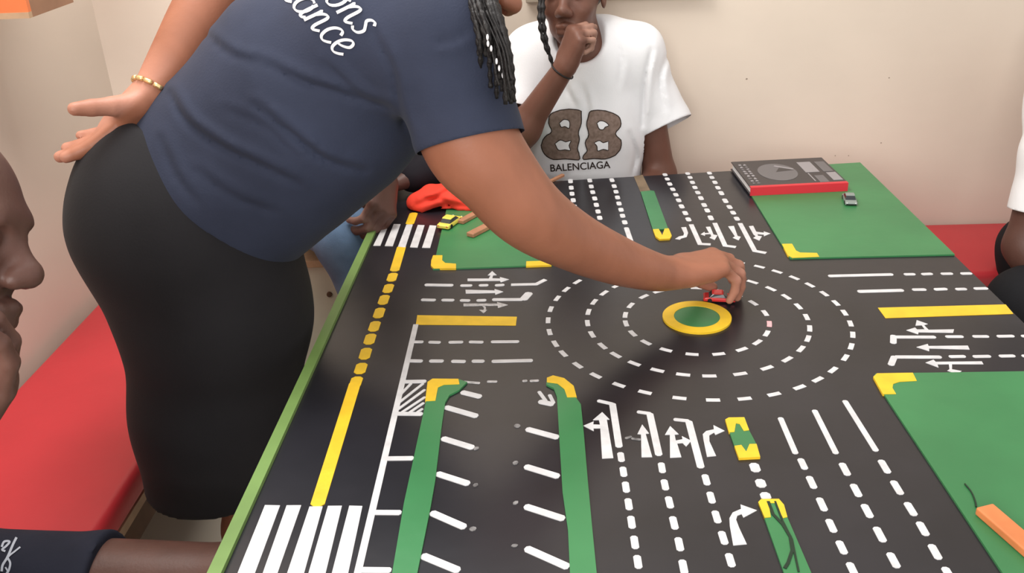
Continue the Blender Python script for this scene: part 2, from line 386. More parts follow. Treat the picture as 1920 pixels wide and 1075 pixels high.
('lane_arrow', 'white', 'p', [(0.055, 1.099), (0.071, 1.1), (0.067, 1.197), (0.071, 1.197), (0.061, 1.217), (0.046, 1.196), (0.055, 1.196), (0.056, 1.183), (0.046, 1.184), (0.047, 1.192), (0.031, 1.181), (0.046, 1.167), (0.046, 1.174), (0.056, 1.174)], 0),
('lane_arrow', 'white', 'p', [(0.111, 1.101), (0.126, 1.101), (0.122, 1.158), (0.127, 1.159), (0.119, 1.182), (0.11, 1.158), (0.115, 1.157)], 0),
('lane_arrow', 'white', 'p', [(0.151, 1.099), (0.167, 1.1), (0.165, 1.133), (0.173, 1.134), (0.177, 1.125), (0.186, 1.139), (0.174, 1.151), (0.174, 1.143), (0.164, 1.14), (0.164, 1.155), (0.17, 1.156), (0.16, 1.177), (0.15, 1.155), (0.157, 1.155)], 0),
('lane_arrow', 'white', 'p', [(0.203, 1.1), (0.216, 1.102), (0.212, 1.137), (0.214, 1.152), (0.222, 1.159), (0.223, 1.153), (0.238, 1.163), (0.224, 1.178), (0.223, 1.167), (0.211, 1.163), (0.205, 1.155), (0.204, 1.141)], 0),
('lane_arrow', 'white', 'p', [(0.208, 0.917), (0.225, 0.919), (0.221, 0.95), (0.22, 0.965), (0.223, 0.973), (0.229, 0.976), (0.23, 0.969), (0.25, 0.983), (0.231, 0.995), (0.23, 0.986), (0.218, 0.979), (0.212, 0.968), (0.21, 0.953)], 0),
('green_island', 'green', 'g', [(0.243, 1.188), (0.25, 1.193), (0.273, 1.193), (0.273, 1.161), (0.277, 1.125), (0.276, 1.095), (0.246, 1.093), (0.245, 1.121), (0.244, 1.156)], 0),
('yellow_kerb', 'yellow', 'k', [(0.243, 1.188), (0.249, 1.193), (0.272, 1.193), (0.273, 1.16), (0.265, 1.158), (0.262, 1.176), (0.257, 1.178), (0.251, 1.156), (0.243, 1.155)], 0),
('yellow_kerb', 'yellow', 'k', [(0.245, 1.121), (0.255, 1.123), (0.259, 1.107), (0.267, 1.125), (0.277, 1.125), (0.276, 1.094), (0.246, 1.092)], 0),
('green_island', 'green', 'g', [(0.254, 0.996), (0.259, 1.001), (0.282, 1.002), (0.286, 0.99), (0.285, 0.967), (0.293, 0.825), (0.26, 0.825), (0.256, 0.965)], 0),
('yellow_kerb', 'yellow', 'k', [(0.254, 0.996), (0.259, 1.002), (0.282, 1.002), (0.286, 0.99), (0.285, 0.966), (0.279, 0.964), (0.275, 0.994), (0.267, 0.994), (0.264, 0.966), (0.256, 0.965)], 0),
('pen_mark', 'ink', 's', [(0.267, 0.997), (0.268, 0.971), (0.276, 0.951), (0.28, 0.928), (0.277, 0.904), (0.267, 0.882), (0.261, 0.873)], 0.004),
('pen_mark', 'ink', 's', [(0.276, 0.997), (0.277, 0.959), (0.281, 0.923), (0.278, 0.891), (0.276, 0.867)], 0.0025),
('lane_line', 'white', 's', [(-0.269, 1.681), (-0.211, 1.676)], 0.0105),
('lane_dash', 'white', 's', [(-0.197, 1.674), (-0.173, 1.673)], 0.0095),
('lane_dash', 'white', 's', [(-0.16, 1.673), (-0.141, 1.673)], 0.0095),
('lane_dash', 'white', 's', [(-0.128, 1.671), (-0.109, 1.673)], 0.0095),
('lane_line', 'white', 's', [(-0.096, 1.673), (-0.046, 1.673), (-0.028, 1.693)], 0.0095),
('lane_dash', 'white', 's', [(-0.268, 1.615), (-0.239, 1.612)], 0.0095),
('lane_dash', 'white', 's', [(-0.228, 1.612), (-0.203, 1.61)], 0.0095),
('lane_dash', 'white', 's', [(-0.192, 1.609), (-0.172, 1.607)], 0.0095),
('lane_dash', 'white', 's', [(-0.16, 1.607), (-0.141, 1.607)], 0.0095),
('lane_line', 'white', 's', [(-0.13, 1.609), (-0.07, 1.607)], 0.0105),
('lane_line', 'white', 's', [(-0.071, 1.604), (-0.058, 1.637)], 0.016),
('lane_arrow', 'white', 'p', [(-0.185, 1.705), (-0.184, 1.694), (-0.119, 1.692), (-0.117, 1.685), (-0.101, 1.697), (-0.12, 1.709), (-0.119, 1.702), (-0.135, 1.704), (-0.134, 1.718), (-0.127, 1.719), (-0.137, 1.738), (-0.145, 1.719), (-0.139, 1.718), (-0.142, 1.703)], 0),
('lane_arrow', 'white', 'p', [(-0.185, 1.654), (-0.183, 1.638), (-0.126, 1.638), (-0.125, 1.63), (-0.11, 1.642), (-0.128, 1.655), (-0.127, 1.648)], 0),
('lane_arrow', 'grey_white', 'p', [(-0.184, 1.594), (-0.183, 1.584), (-0.148, 1.584), (-0.143, 1.574), (-0.144, 1.566), (-0.152, 1.567), (-0.143, 1.553), (-0.137, 1.566), (-0.139, 1.566), (-0.14, 1.577), (-0.144, 1.584), (-0.118, 1.583), (-0.117, 1.574), (-0.099, 1.585), (-0.12, 1.598), (-0.119, 1.591)], 0),
('yellow_bar', 'yellow', 'p', [(-0.267, 1.55), (-0.08, 1.536), (-0.081, 1.503), (-0.265, 1.514)], 0),
('lane_dash', 'white', 's', [(-0.261, 1.449), (-0.243, 1.448)], 0.008),
('lane_dash', 'white', 's', [(-0.234, 1.447), (-0.212, 1.445)], 0.008),
('lane_dash', 'white', 's', [(-0.198, 1.445), (-0.172, 1.445)], 0.008),
('lane_dash', 'white', 's', [(-0.162, 1.445), (-0.136, 1.443)], 0.008),
('lane_dash', 'white', 's', [(-0.123, 1.444), (-0.073, 1.443)], 0.008),
('lane_dash', 'white', 's', [(-0.26, 1.383), (-0.236, 1.381)], 0.009),
('lane_dash', 'white', 's', [(-0.225, 1.381), (-0.2, 1.38)], 0.009),
('lane_dash', 'white', 's', [(-0.187, 1.379), (-0.162, 1.377)], 0.009),
('lane_dash', 'white', 's', [(-0.152, 1.378), (-0.13, 1.377)], 0.009),
('lane_dash', 'white', 's', [(-0.118, 1.376), (-0.048, 1.377)], 0.009),
('green_panel', 'green', 'g', [(-0.268, 2.246), (-0.03, 2.268), (-0.013, 1.758), (-0.26, 1.75)], 0),
('yellow_kerb', 'yellow', 'k', [(-0.268, 1.792), (-0.267, 1.818), (-0.247, 1.817), (-0.245, 1.791), (-0.237, 1.777), (-0.214, 1.772), (-0.212, 1.749), (-0.258, 1.751), (-0.266, 1.766)], 0),
('yellow_kerb', 'yellow', 'k', [(-0.068, 1.776), (-0.022, 1.777), (-0.016, 1.755), (-0.068, 1.753)], 0),
('yellow_line', 'yellow', 's', [(-0.342, 2.077), (-0.343, 2.003)], 0.0195),
('yellow_line', 'yellow', 's', [(-0.343, 1.878), (-0.34, 1.748)], 0.0195),
('yellow_dash', 'yellow', 's', [(-0.34, 1.7398), (-0.34, 1.7002)], 0.0195),
('yellow_dash', 'yellow', 's', [(-0.3398, 1.6874), (-0.3402, 1.6486)], 0.0195),
('yellow_dash', 'yellow', 's', [(-0.3408, 1.638), (-0.3412, 1.5981)], 0.0195),
('yellow_dash', 'yellow', 's', [(-0.341, 1.5835), (-0.341, 1.5425)], 0.0195),
('yellow_dash', 'yellow', 's', [(-0.341, 1.5292), (-0.341, 1.4908)], 0.0195),
('yellow_dash', 'yellow', 's', [(-0.3412, 1.481), (-0.3408, 1.443)], 0.0195),
('yellow_dash', 'yellow', 's', [(-0.3404, 1.4294), (-0.3396, 1.3906)], 0.0195),
('yellow_dash', 'yellow', 's', [(-0.3392, 1.3777), (-0.3388, 1.3423)], 0.0195),
('yellow_dash', 'yellow', 's', [(-0.339, 1.3333), (-0.339, 1.3007)], 0.0195),
('yellow_line', 'yellow', 's', [(-0.34, 1.317), (-0.333, 0.999)], 0.0195),
('zebra_stripe', 'white', 'p', [(-0.403, 2.011), (-0.392, 2.01), (-0.391, 1.883), (-0.407, 1.884)], 0),
('zebra_stripe', 'white', 'p', [(-0.38, 2.008), (-0.364, 2.006), (-0.363, 1.879), (-0.381, 1.881)], 0),
('zebra_stripe', 'white', 'p', [(-0.35, 2.003), (-0.335, 2.002), (-0.334, 1.87), (-0.351, 1.875)], 0),
('zebra_stripe', 'white', 'p', [(-0.323, 1.999), (-0.307, 1.996), (-0.307, 1.868), (-0.324, 1.871)], 0),
('zebra_stripe', 'white', 'p', [(-0.295, 1.995), (-0.279, 1.991), (-0.279, 1.865), (-0.297, 1.867)], 0),
('zebra_stripe', 'white', 'p', [(-0.405, 1.003), (-0.384, 1.002), (-0.381, 0.835), (-0.403, 0.835)], 0),
('zebra_stripe', 'white', 'p', [(-0.375, 1.002), (-0.355, 1.002), (-0.353, 0.835), (-0.371, 0.835)], 0),
('zebra_stripe', 'white', 'p', [(-0.343, 0.999), (-0.325, 0.999), (-0.319, 0.835), (-0.341, 0.835)], 0),
('zebra_stripe', 'white', 'p', [(-0.318, 1.0), (-0.299, 1.0), (-0.292, 0.835), (-0.314, 0.835)], 0),
('zebra_stripe', 'white', 'p', [(-0.289, 1.0), (-0.271, 0.999), (-0.264, 0.835), (-0.285, 0.835)], 0),
('edge_line', 'white', 's', [(-0.265, 1.514), (-0.254, 0.878), (-0.253, 0.816)], 0.0095),
('bay_line', 'white', 's', [(-0.262, 1.315), (-0.222, 1.315)], 0.0095),
('bay_line', 'white', 's', [(-0.259, 1.221), (-0.216, 1.219)], 0.0095),
('bay_line', 'white', 's', [(-0.258, 1.105), (-0.215, 1.105)], 0.0095),
('bay_line', 'white', 's', [(-0.257, 0.986), (-0.216, 0.985)], 0.0095),
('bay_line', 'white', 's', [(-0.253, 0.878), (-0.213, 0.877)], 0.0095),
('hatch_line', 'white', 's', [(-0.261, 1.271), (-0.246, 1.31)], 0.005),
('hatch_line', 'white', 's', [(-0.26, 1.249), (-0.226, 1.309)], 0.005),
('hatch_line', 'white', 's', [(-0.259, 1.23), (-0.221, 1.29)], 0.005),
('hatch_line', 'white', 's', [(-0.25, 1.224), (-0.218, 1.268)], 0.005),
('hatch_line', 'white', 's', [(-0.238, 1.223), (-0.218, 1.251)], 0.005),
('hatch_line', 'white', 's', [(-0.226, 1.223), (-0.218, 1.234)], 0.005),
('green_strip', 'green', 'g', [(-0.218, 1.308), (-0.212, 1.317), (-0.168, 1.316), (-0.154, 1.307), (-0.165, 1.283), (-0.179, 1.269), (-0.184, 1.247), (-0.183, 1.189), (-0.178, 1.049), (-0.178, 0.992), (-0.18, 0.873), (-0.18, 0.839), (-0.211, 0.839), (-0.211, 0.873), (-0.215, 1.001), (-0.215, 1.107), (-0.215, 1.251)], 0),
('yellow_kerb', 'yellow', 'k', [(-0.216, 1.251), (-0.219, 1.308), (-0.212, 1.318), (-0.169, 1.316), (-0.166, 1.3), (-0.191, 1.299), (-0.2, 1.291), (-0.2, 1.252)], 0),
('green_strip', 'green', 'g', [(-0.024, 1.316), (-0.014, 1.322), (0.004, 1.313), (0.019, 1.288), (0.022, 1.255), (0.029, 1.236), (0.031, 1.159), (0.033, 1.037), (0.035, 0.948), (0.037, 0.871), (0.038, 0.838), (0.005, 0.838), (0.005, 0.871), (0.004, 0.945), (-0.002, 1.022), (-0.005, 1.136), (-0.008, 1.259), (-0.013, 1.284), (-0.025, 1.296)], 0),
('yellow_kerb', 'yellow', 'k', [(-0.024, 1.315), (-0.014, 1.322), (0.004, 1.313), (0.019, 1.289), (0.023, 1.256), (0.008, 1.256), (0.004, 1.28), (-0.007, 1.297), (-0.024, 1.302)], 0),
('bay_line', 'white', 's', [(-0.162, 1.281), (-0.128, 1.265)], 0.0115),
('bay_line', 'white', 's', [(-0.184, 1.238), (-0.13, 1.21)], 0.0115),
('bay_line', 'white', 's', [(-0.18, 1.154), (-0.13, 1.128)], 0.0115),
('bay_line', 'white', 's', [(-0.179, 1.069), (-0.13, 1.044)], 0.0115),
('bay_line', 'white', 's', [(-0.177, 0.985), (-0.128, 0.954)], 0.0115),
('bay_line', 'white', 's', [(-0.179, 0.903), (-0.129, 0.875)], 0.0115),
('bay_line', 'white', 's', [(-0.037, 1.25), (-0.013, 1.24)], 0.0115),
('bay_line', 'white', 's', [(-0.055, 1.175), (-0.006, 1.151)], 0.0115),
('bay_line', 'white', 's', [(-0.055, 1.083), (-0.006, 1.058)], 0.0115),
('bay_line', 'white', 's', [(-0.053, 0.996), (-0.0, 0.969)], 0.0115),
('bay_line', 'white', 's', [(-0.05, 0.915), (0.004, 0.88)], 0.0115),
('bay_line', 'white', 's', [(-0.037, 1.279), (-0.025, 1.249)], 0.006),
('bay_line', 'white', 's', [(-0.02, 1.269), (-0.013, 1.243)], 0.006),
('worn_dash', 'grey_white', 's', [(-0.161, 1.312), (-0.133, 1.307)], 0.005),
('worn_dash', 'grey_white', 's', [(-0.122, 1.311), (-0.105, 1.311)], 0.005),
('worn_dash', 'grey_white', 's', [(-0.064, 1.311), (-0.056, 1.312)], 0.005),
('worn_dash', 'grey_white', 's', [(-0.052, 1.311), (-0.037, 1.312)], 0.005),
('worn_dash', 'dim', 's', [(-0.072, 1.186), (-0.065, 1.18)], 0.009),
('worn_dash', 'dim', 's', [(-0.071, 1.093), (-0.065, 1.089)], 0.009),
('worn_dash', 'dim', 's', [(-0.067, 1.005), (-0.063, 1.001)], 0.009),
('worn_dash', 'dim', 's', [(-0.064, 0.922), (-0.063, 0.917)], 0.009),
('worn_dash', 'dim', 's', [(-0.129, 1.129), (-0.124, 1.125)], 0.009),
('worn_dash', 'dim', 's', [(-0.124, 1.043), (-0.119, 1.04)], 0.009),
('worn_dash', 'dim', 's', [(-0.12, 0.955), (-0.117, 0.948)], 0.009),
('worn_dash', 'dim', 's', [(0.091, 1.147), (0.101, 1.152)], 0.004),
('worn_dash', 'dim', 's', [(0.1, 1.147), (0.114, 1.143)], 0.004),
]
rng = random.Random(4)
panel = None
for im, (name, mk, kind, pts, w) in enumerate(MARKS):
    m = MM[mk]; dz = 0.0000025*im
    if kind == 's':
        ink = mk == 'ink'
        z1 = TZ + (PH + 0.0009 if ink else 0.0006) + dz
        o = prism(name, stroke_outline(pts, w, 0.0 if len(pts) > 2 else 0.55), TZ + (PH - 0.0005 if ink else -0.0004), z1, m, table)
    elif kind == 'g':
        panel = prism(name, pts, TZ-0.0004, TZ+PH, m, table)
    elif kind == 'gSE':
        panel = prism(name, [pts[0], pts[1], (0.809, pts[2][1]), (0.8215, Y0), (0.525, Y0), pts[4], pts[3]], TZ-0.0004, TZ+PH, m, table)
    elif kind == 'k':
        o = prism(name, pts, TZ-0.0003, TZ+PH+0.0008, m)
        o.parent = panel
    else:
        prism(name, pts, TZ-0.0004, TZ+0.0006+dz, m, table)
# the roundabout
RC = (0.2453, 1.5143)
def disc(name, c, r0, r1, z1, m, n=56):
    if r0 <= 0:
        return prism(name, [(c[0]+r1*math.cos(2*math.pi*i/n), c[1]+r1*math.sin(2*math.pi*i/n)) for i in range(n)], TZ-0.0004, z1, m, table)
    v, f = [], []
    for i in range(n):
        a = 2*math.pi*i/n
        for r in (r0, r1): v.append((c[0]+r*math.cos(a), c[1]+r*math.sin(a), TZ-0.0004)); v.append((c[0]+r*math.cos(a), c[1]+r*math.sin(a), z1))
    for i in range(n):
        a, b = 4*i, 4*((i+1) % n)
        f += [(a+1, a+3, b+3, b+1), (a+2, b+2, b+3, a+3), (b, a, a+1, b+1)]
    return adopt(mesh_obj(name, v, f, m), table)
disc('hub_ring', (RC[0]+0.0015, RC[1]+0.004), 0.041, 0.0615, TZ+PH+0.0008, M_yellow)
disc('hub_island', (RC[0]+0.0015, RC[1]+0.004), 0, 0.042, TZ+PH, M_green)
RINGS = ((0.2679, 0.0085, 4.6, [2.9,11.3,20,29,37.5,46.1,54.4,63.4,71.7,79.5,87.5,95.4,104.5,114,123.5,132.5,141.7,150.3,159.2,169.1,178.6,188.2,197.6,205.6,215.5,225,235,244.8,256.6,267.6,278.1,288.6,298.8,307.5,316.6,327.1,336.1,345.2,354.1]),
         (0.1966, 0.0085, 6.6, [12.3,24.5,36.6,49,61,73,85,97,109,121,132.8,144.6,157,169.3,182.1,194.7,207.9,219,231,243.5,256,268.2,283,297.5,311.2,324.5,336.3,347.4,359.9]),
         (0.1281, 0.0085, 9.6, [8.2,27.7,46,64,82,100,116,132,152.4,170.3,185,202.5,220.1,238.8,259,279,298.6,316,333,349.4]))
for R, w, sp, angs in RINGS:
    for a in angs:
        n = 5
        arc = [(RC[0]+R*math.cos(math.radians(a+sp*(-0.5+k/(n-1)))), RC[1]+R*math.sin(math.radians(a+sp*(-0.5+k/(n-1))))) for k in range(n)]
        prism('ring_dash', stroke_outline(arc, w), TZ-0.0004, TZ+0.0006, M_pink if (R < 0.13 and a == 349.4) else M_white, table)
# ------------------------------------------------------------------ benches
def bench(name, lo, hi, label, axis):
    """lo/hi: footprint of the cushion; top at hi z"""
    x0, y0 = lo[:2]; x1, y1, zt = hi
    b = empty(name, ((x0+x1)/2, (y0+y1)/2, 0)); tag(b, label, 'bench')
    o = box('cushion', (x0, y0, zt-0.065), (x1, y1, zt), M_red, b, bevel=0.018)
    o.data.polygons.foreach_set('use_smooth', [True]*len(o.data.polygons))
    box('seat_board', (x0+0.01, y0+0.01, zt-0.085), (x1-0.004, y1-0.004, zt-0.065), M_woodl, b)
    box('rail', (x0+0.02, y0+0.02, zt-0.15), (x1-0.014, y1-0.014, zt-0.085), M_wood, b)
    if axis == 'y': pts = [(xx, yy) for xx in (x0+0.05, x1-0.08) for yy in (y0+0.06, (y0+y1)/2, y1-0.1)]
    else: pts = [(xx, yy) for xx in (x0+0.06, (x0+x1)/2, x1-0.1) for yy in (y0+0.05, y1-0.08)]
    for xx, yy in pts: box('leg', (xx, yy, 0), (xx+0.045, yy+0.045, zt-0.15), M_wood, b)
    return b
bench('padded_bench', (-1.258, 0.1), (-0.845, 2.34, 0.45), 'red padded bench with wooden frame along the left wall', 'y')
bench('padded_bench', (0.0, 2.30), (2.1, 2.655, 0.45), 'red padded bench along the back wall behind the far table edge', 'x')

# ------------------------------------------------------------------ wall shelf, cream box
ws0 = at(3, 34, 2.05)
sh = empty('wall_cupboard', (XL+0.15, 2.1, ws0[2])); tag(sh, 'orange and brown wooden wall cupboard at upper left', 'cupboard')
M_or = mat('orange_paint', (0.66, 0.17, 0.055), 0.45, 0.4, var=0.08, vscale=8)
bA = at(3, 34, 2.05)
XS = XL + 0.10
def wallpt(px, py, x):
    d = EZ + EX*((px-960)/FPX) - EY*((py-537.5)/FPX); return CAM + d*((x-CAM[0])/d[0])

M_brn = mat('brown_panel_wood', (0.30, 0.155, 0.09), 0.5, 0.35, var=0.15, vscale=12)
xc = -1.08
c0 = wallpt(62, 32, xc); c1 = wallpt(140, 12, xc)
zb = c0[2]; ya, yb_ = c0[1], c1[1]
box('front_panel', (XL+0.002, ya-0.012, zb+0.012), (xc, ya, zb+0.5), M_or, sh)
box('front_edge', (XL+0.002, ya-0.014, zb), (xc, ya, zb+0.012), M_woodl, sh)
box('side_panel', (xc-0.012, ya, zb), (xc, yb_, zb+0.5), M_brn, sh)
box('bottom_board', (XL+0.002, ya, zb), (xc-0.012, yb_, zb+0.012), M_brn, sh)
box('top_board', (XL+0.002, ya, zb+0.488), (xc-0.012, yb_, zb+0.5), M_brn, sh)
# cream box with a wooden top, beyond the standing person
q0 = at(545, 478, 2.05); q1 = at(640, 500, 2.05)
cb = empty('storage_box', (-0.64, 2.5, 0)); tag(cb, 'cream painted low box with a wooden top behind the standing person', 'box')
zt = 0.505
box('carcass', (-0.83, 2.375, 0), (-0.44, 2.64, zt-0.022), M_cream, cb, bevel=0.004)
box('lid', (-0.84, 2.36, zt-0.022), (-0.43, 2.65, zt), M_woodl, cb, bevel=0.003)
k0 = at(618, 552, 2.374)
v, f = tube_geo([k0 + V3(0, 0.004, 0), k0 - V3(0, 0.004, 0), k0 - V3(0, 0.006, 0)], [0.008, 0.008, 0.005], 12)
adopt(mesh_obj('latch', v, f, M_wood, smooth=True), cb)
# ------------------------------------------------------------------ figures: blended solids turned into one skin
class Body:
    """a list of blended solids; mesh() walks a grid over them (surface nets)"""
    def __init__(self, k=0.03): self.p = []; self.k = k
    def cone(self, a, b, ra, rb, k=None, flat=None, sub=False):
        self.p.append(('c', np.array(a, float), np.array(b, float), ra, rb, self.k if k is None else k, flat, sub)); return self
    def ball(self, c, r, k=None, flat=None, sub=False): return self.cone(c, c, r, r, k, flat, sub)
    def ell(self, c, r, axes=None, k=None, sub=False):
        ax = np.eye(3) if axes is None else np.array([unit(a) for a in axes])
        self.p.append(('e', np.array(c, float), np.array(r, float), ax, 0, self.k if k is None else k, None, sub)); return self
    def chain(self, pts, radii, k=None, flat=None):
        for i in range(len(pts)-1): self.cone(pts[i], pts[i+1], radii[i], radii[i+1], k, flat)
        return self
    def limb(self, pts, radii, n=6, k=0.004):
        P = smooth_path([np.append(np.asarray(p, float), r) for p, r in zip(pts, radii)], n)
        for i in range(len(P)-1): self.cone(P[i][:3], P[i+1][:3], P[i][3], P[i+1][3], k)
        return self
    def cut(self, pt, n): self.p.append(('h', np.array(pt, float), unit(n), 0, 0, 0, None, False)); return self
    @staticmethod
    def dist(q, P):
        t = q[0]
        if t == 'c':
            a, b, ra, rb, fl = q[1], q[2], q[3], q[4], q[6]
            s = 1.0
            if fl is not None:
                n, kk = unit(fl[0]), fl[1]
                P = P + ((P - a) @ n)[..., None] * n * (1/kk - 1); b = b + n*np.dot(b-a, n)*(1/kk-1); s = min(1.0, (1+kk)/2)
            ab = b - a; L = float(ab @ ab)
            if L < 1e-12: return (np.linalg.norm(P - a, axis=-1) - ra)*s
            h = np.clip(((P - a) @ ab)/L, 0, 1)
            return (np.linalg.norm(P - a - h[..., None]*ab, axis=-1) - (ra + (rb-ra)*h))*s
        c, r, ax = q[1], q[2], q[3]
        L = (P - c) @ ax.T
        k0 = np.linalg.norm(L/r, axis=-1); k1 = np.linalg.norm(L/(r*r), axis=-1) + 1e-9
        return np.where(k0 < 1e-6, -r.min(), k0*(k0-1)/k1)
    def bounds(self, q):
        if q[0] == 'c':
            f = q[6][1] if q[6] is not None else 1.0
            r = max(q[3], q[4])*max(1.0, f); lo = np.minimum(q[1], q[2]) - r; hi = np.maximum(q[1], q[2]) + r
        else:
            r = q[2].max(); lo = q[1]-r; hi = q[1]+r
        return lo, hi
    def mesh(self, vox=0.006, wrinkle=None, smooth=1, clip=None):
        adds = [q for q in self.p if q[0] != 'h' and not q[7]]
        bb = [self.bounds(q) for q in adds]
        lo = np.min([b[0] for b in bb], 0) - 4*vox; hi = np.max([b[1] for b in bb], 0) + 4*vox
        if clip is not None: lo = np.maximum(lo, clip[0]); hi = np.minimum(hi, clip[1])
        n = np.ceil((hi-lo)/vox).astype(int) + 1
        D = np.full(n, 0.08, np.float32)
        ax = [lo[i] + vox*np.arange(n[i]) for i in range(3)]
        def grid(s): return np.stack(np.meshgrid(ax[0][s[0]], ax[1][s[1]], ax[2][s[2]], indexing='ij'), -1)
        for q in self.p:
            if q[0] == 'h':
                g = (ax[0]-q[1][0])[:, None, None]*q[2][0] + (ax[1]-q[1][1])[None, :, None]*q[2][1] + (ax[2]-q[1][2])[None, None, :]*q[2][2]
                D = np.maximum(D, g.astype(np.float32)); continue
            b = self.bounds(q); m = q[5] + 3*vox + 0.012
            i0 = np.clip(np.floor((b[0]-m-lo)/vox).astype(int), 0, n); i1 = np.clip(np.ceil((b[1]+m-lo)/vox).astype(int)+1, 0, n)
            if np.any(i1 <= i0): continue
            s = tuple(slice(i0[i], i1[i]) for i in range(3))
            d = self.dist(q, grid(s)).astype(np.float32); k = max(q[5], 1e-4); o = D[s]
            if q[7]:
                d = -d; h = np.maximum(k - np.abs(o-d), 0)/k; D[s] = np.maximum(o, d) + h*h*k/4
            else:
                h = np.maximum(k - np.abs(o-d), 0)/k; D[s] = np.minimum(o, d) - h*h*k/4
        if wrinkle is not None:
            near = np.argwhere(np.abs(D) < 0.02)
            P = lo + near*vox
            D[near[:, 0], near[:, 1], near[:, 2]] += wrinkle(P).astype(np.float32)
        return nets(D, lo, vox, smooth)

def nets(D, lo, vox, smooth=1):
    S = D < 0
    nx, ny, nz = D.shape
    cnt = np.zeros((nx-1, ny-1, nz-1), np.int8)
    offs = [(i, j, k) for i in (0, 1) for j in (0, 1) for k in (0, 1)]
    for i, j, k in offs: cnt += S[i:nx-1+i, j:ny-1+j, k:nz-1+k]
    act = np.argwhere((cnt > 0) & (cnt < 8))
    idx = np.full(cnt.shape, -1, np.int64); idx[act[:, 0], act[:, 1], act[:, 2]] = np.arange(len(act))
    acc = np.zeros((len(act), 3)); num = np.zeros(len(act))
    val = {o: D[act[:, 0]+o[0], act[:, 1]+o[1], act[:, 2]+o[2]].astype(float) for o in offs}
    for o in offs:
        for a in range(3):
            if o[a] == 0:
                o2 = list(o); o2[a] = 1; o2 = tuple(o2)
                d0, d1 = val[o], val[o2]; c = (d0 < 0) != (d1 < 0)
                t = np.where(c, d0/np.where(c, d0-d1, 1), 0)
                p = np.tile(np.array(o, float), (len(act), 1)); p[:, a] += t
                acc += p*c[:, None]; num += c
    verts = lo + (act + acc/num[:, None])*vox
    quads = []
    for a in range(3):
        b, c = (a+1) % 3, (a+2) % 3
        sl0 = [slice(None)]*3; sl1 = [slice(None)]*3
        sl0[a] = slice(0, -1); sl1[a] = slice(1, None)
        cr = S[tuple(sl0)] != S[tuple(sl1)]
        e = np.argwhere(cr)
        ok = (e[:, b] > 0) & (e[:, c] > 0) & (e[:, b] < D.shape[b]-1) & (e[:, c] < D.shape[c]-1)
        e = e[ok]
        ins = S[e[:, 0], e[:, 1], e[:, 2]]
        def cell(db, dc):
            q = e.copy(); q[:, b] += db; q[:, c] += dc
            return idx[q[:, 0], q[:, 1], q[:, 2]]
        q = np.stack([cell(-1, -1), cell(0, -1), cell(0, 0), cell(-1, 0)], 1)
        q[~ins] = q[~ins][:, ::-1]
        quads.append(q)
    F = np.concatenate(quads); F = F[(F >= 0).all(1)]
    for _ in range(smooth):
        A = np.zeros_like(verts); N = np.zeros(len(verts))
        for i in range(4):
            j = (i+1) % 4
            np.add.at(A, F[:, i], verts[F[:, j]]); np.add.at(N, F[:, i], 1)
            np.add.at(A, F[:, j], verts[F[:, i]]); np.add.at(N, F[:, j], 1)
        g = N > 0
        verts[g] = verts[g]*0.45 + 0.55*A[g]/N[g, None]
    return verts, F
def skin_obj(name, parts, material, parent=None, tone=None):
    """parts: list of (verts, faces) joined into one mesh; tone(P) -> 0..1 palm tint"""
    vs, fs, off = [], [], 0
    for v, f in parts: vs.append(np.asarray(v)); fs += [tuple(int(i)+off for i in q) for q in f]; off += len(v)
    vs = np.concatenate(vs)
    o = mesh_obj(name, vs, fs, material, smooth=True)
    if tone is not None:
        at_ = o.data.attributes.new('tone', 'FLOAT', 'POINT'); at_.data.foreach_set('value', np.clip(tone(vs), 0, 1).astype(np.float32))
    if parent: adopt(o, parent)
    return o
def skin_mat(name, col, palm=None, rough=0.48):
    m = mat(name, col, rough, 0.35, sss=0.06, bump=0.05, bscale=220)
    nt = m.node_tree; b = nt.nodes['Principled BSDF']
    n = nt.nodes.new('ShaderNodeTexNoise'); n.inputs['Scale'].default_value = 14; n.inputs['Detail'].default_value = 3
    r = nt.nodes.new('ShaderNodeValToRGB')
    r.color_ramp.elements[0].position = 0.3; r.color_ramp.elements[1].position = 0.7
    r.color_ramp.elements[0].color = (*[c*0.9 for c in col], 1); r.color_ramp.elements[1].color = (*[c*1.1 for c in col], 1)
    nt.links.new(n.outputs['Fac'], r.inputs['Fac'])
    a = nt.nodes.new('ShaderNodeAttribute'); a.attribute_name = 'tone'
    mx = nt.nodes.new('ShaderNodeMix'); mx.data_type = 'RGBA'
    nt.links.new(a.outputs['Fac'], mx.inputs['Factor']); nt.links.new(r.outputs['Color'], mx.inputs[6])
    mx.inputs[7].default_value = (*(palm or col), 1)
    nt.links.new(mx.outputs[2], b.inputs['Base Color'])
    return m
def blob(P, c, r): return np.clip(1.6 - np.linalg.norm(P - c, axis=1)/r, 0, 1)

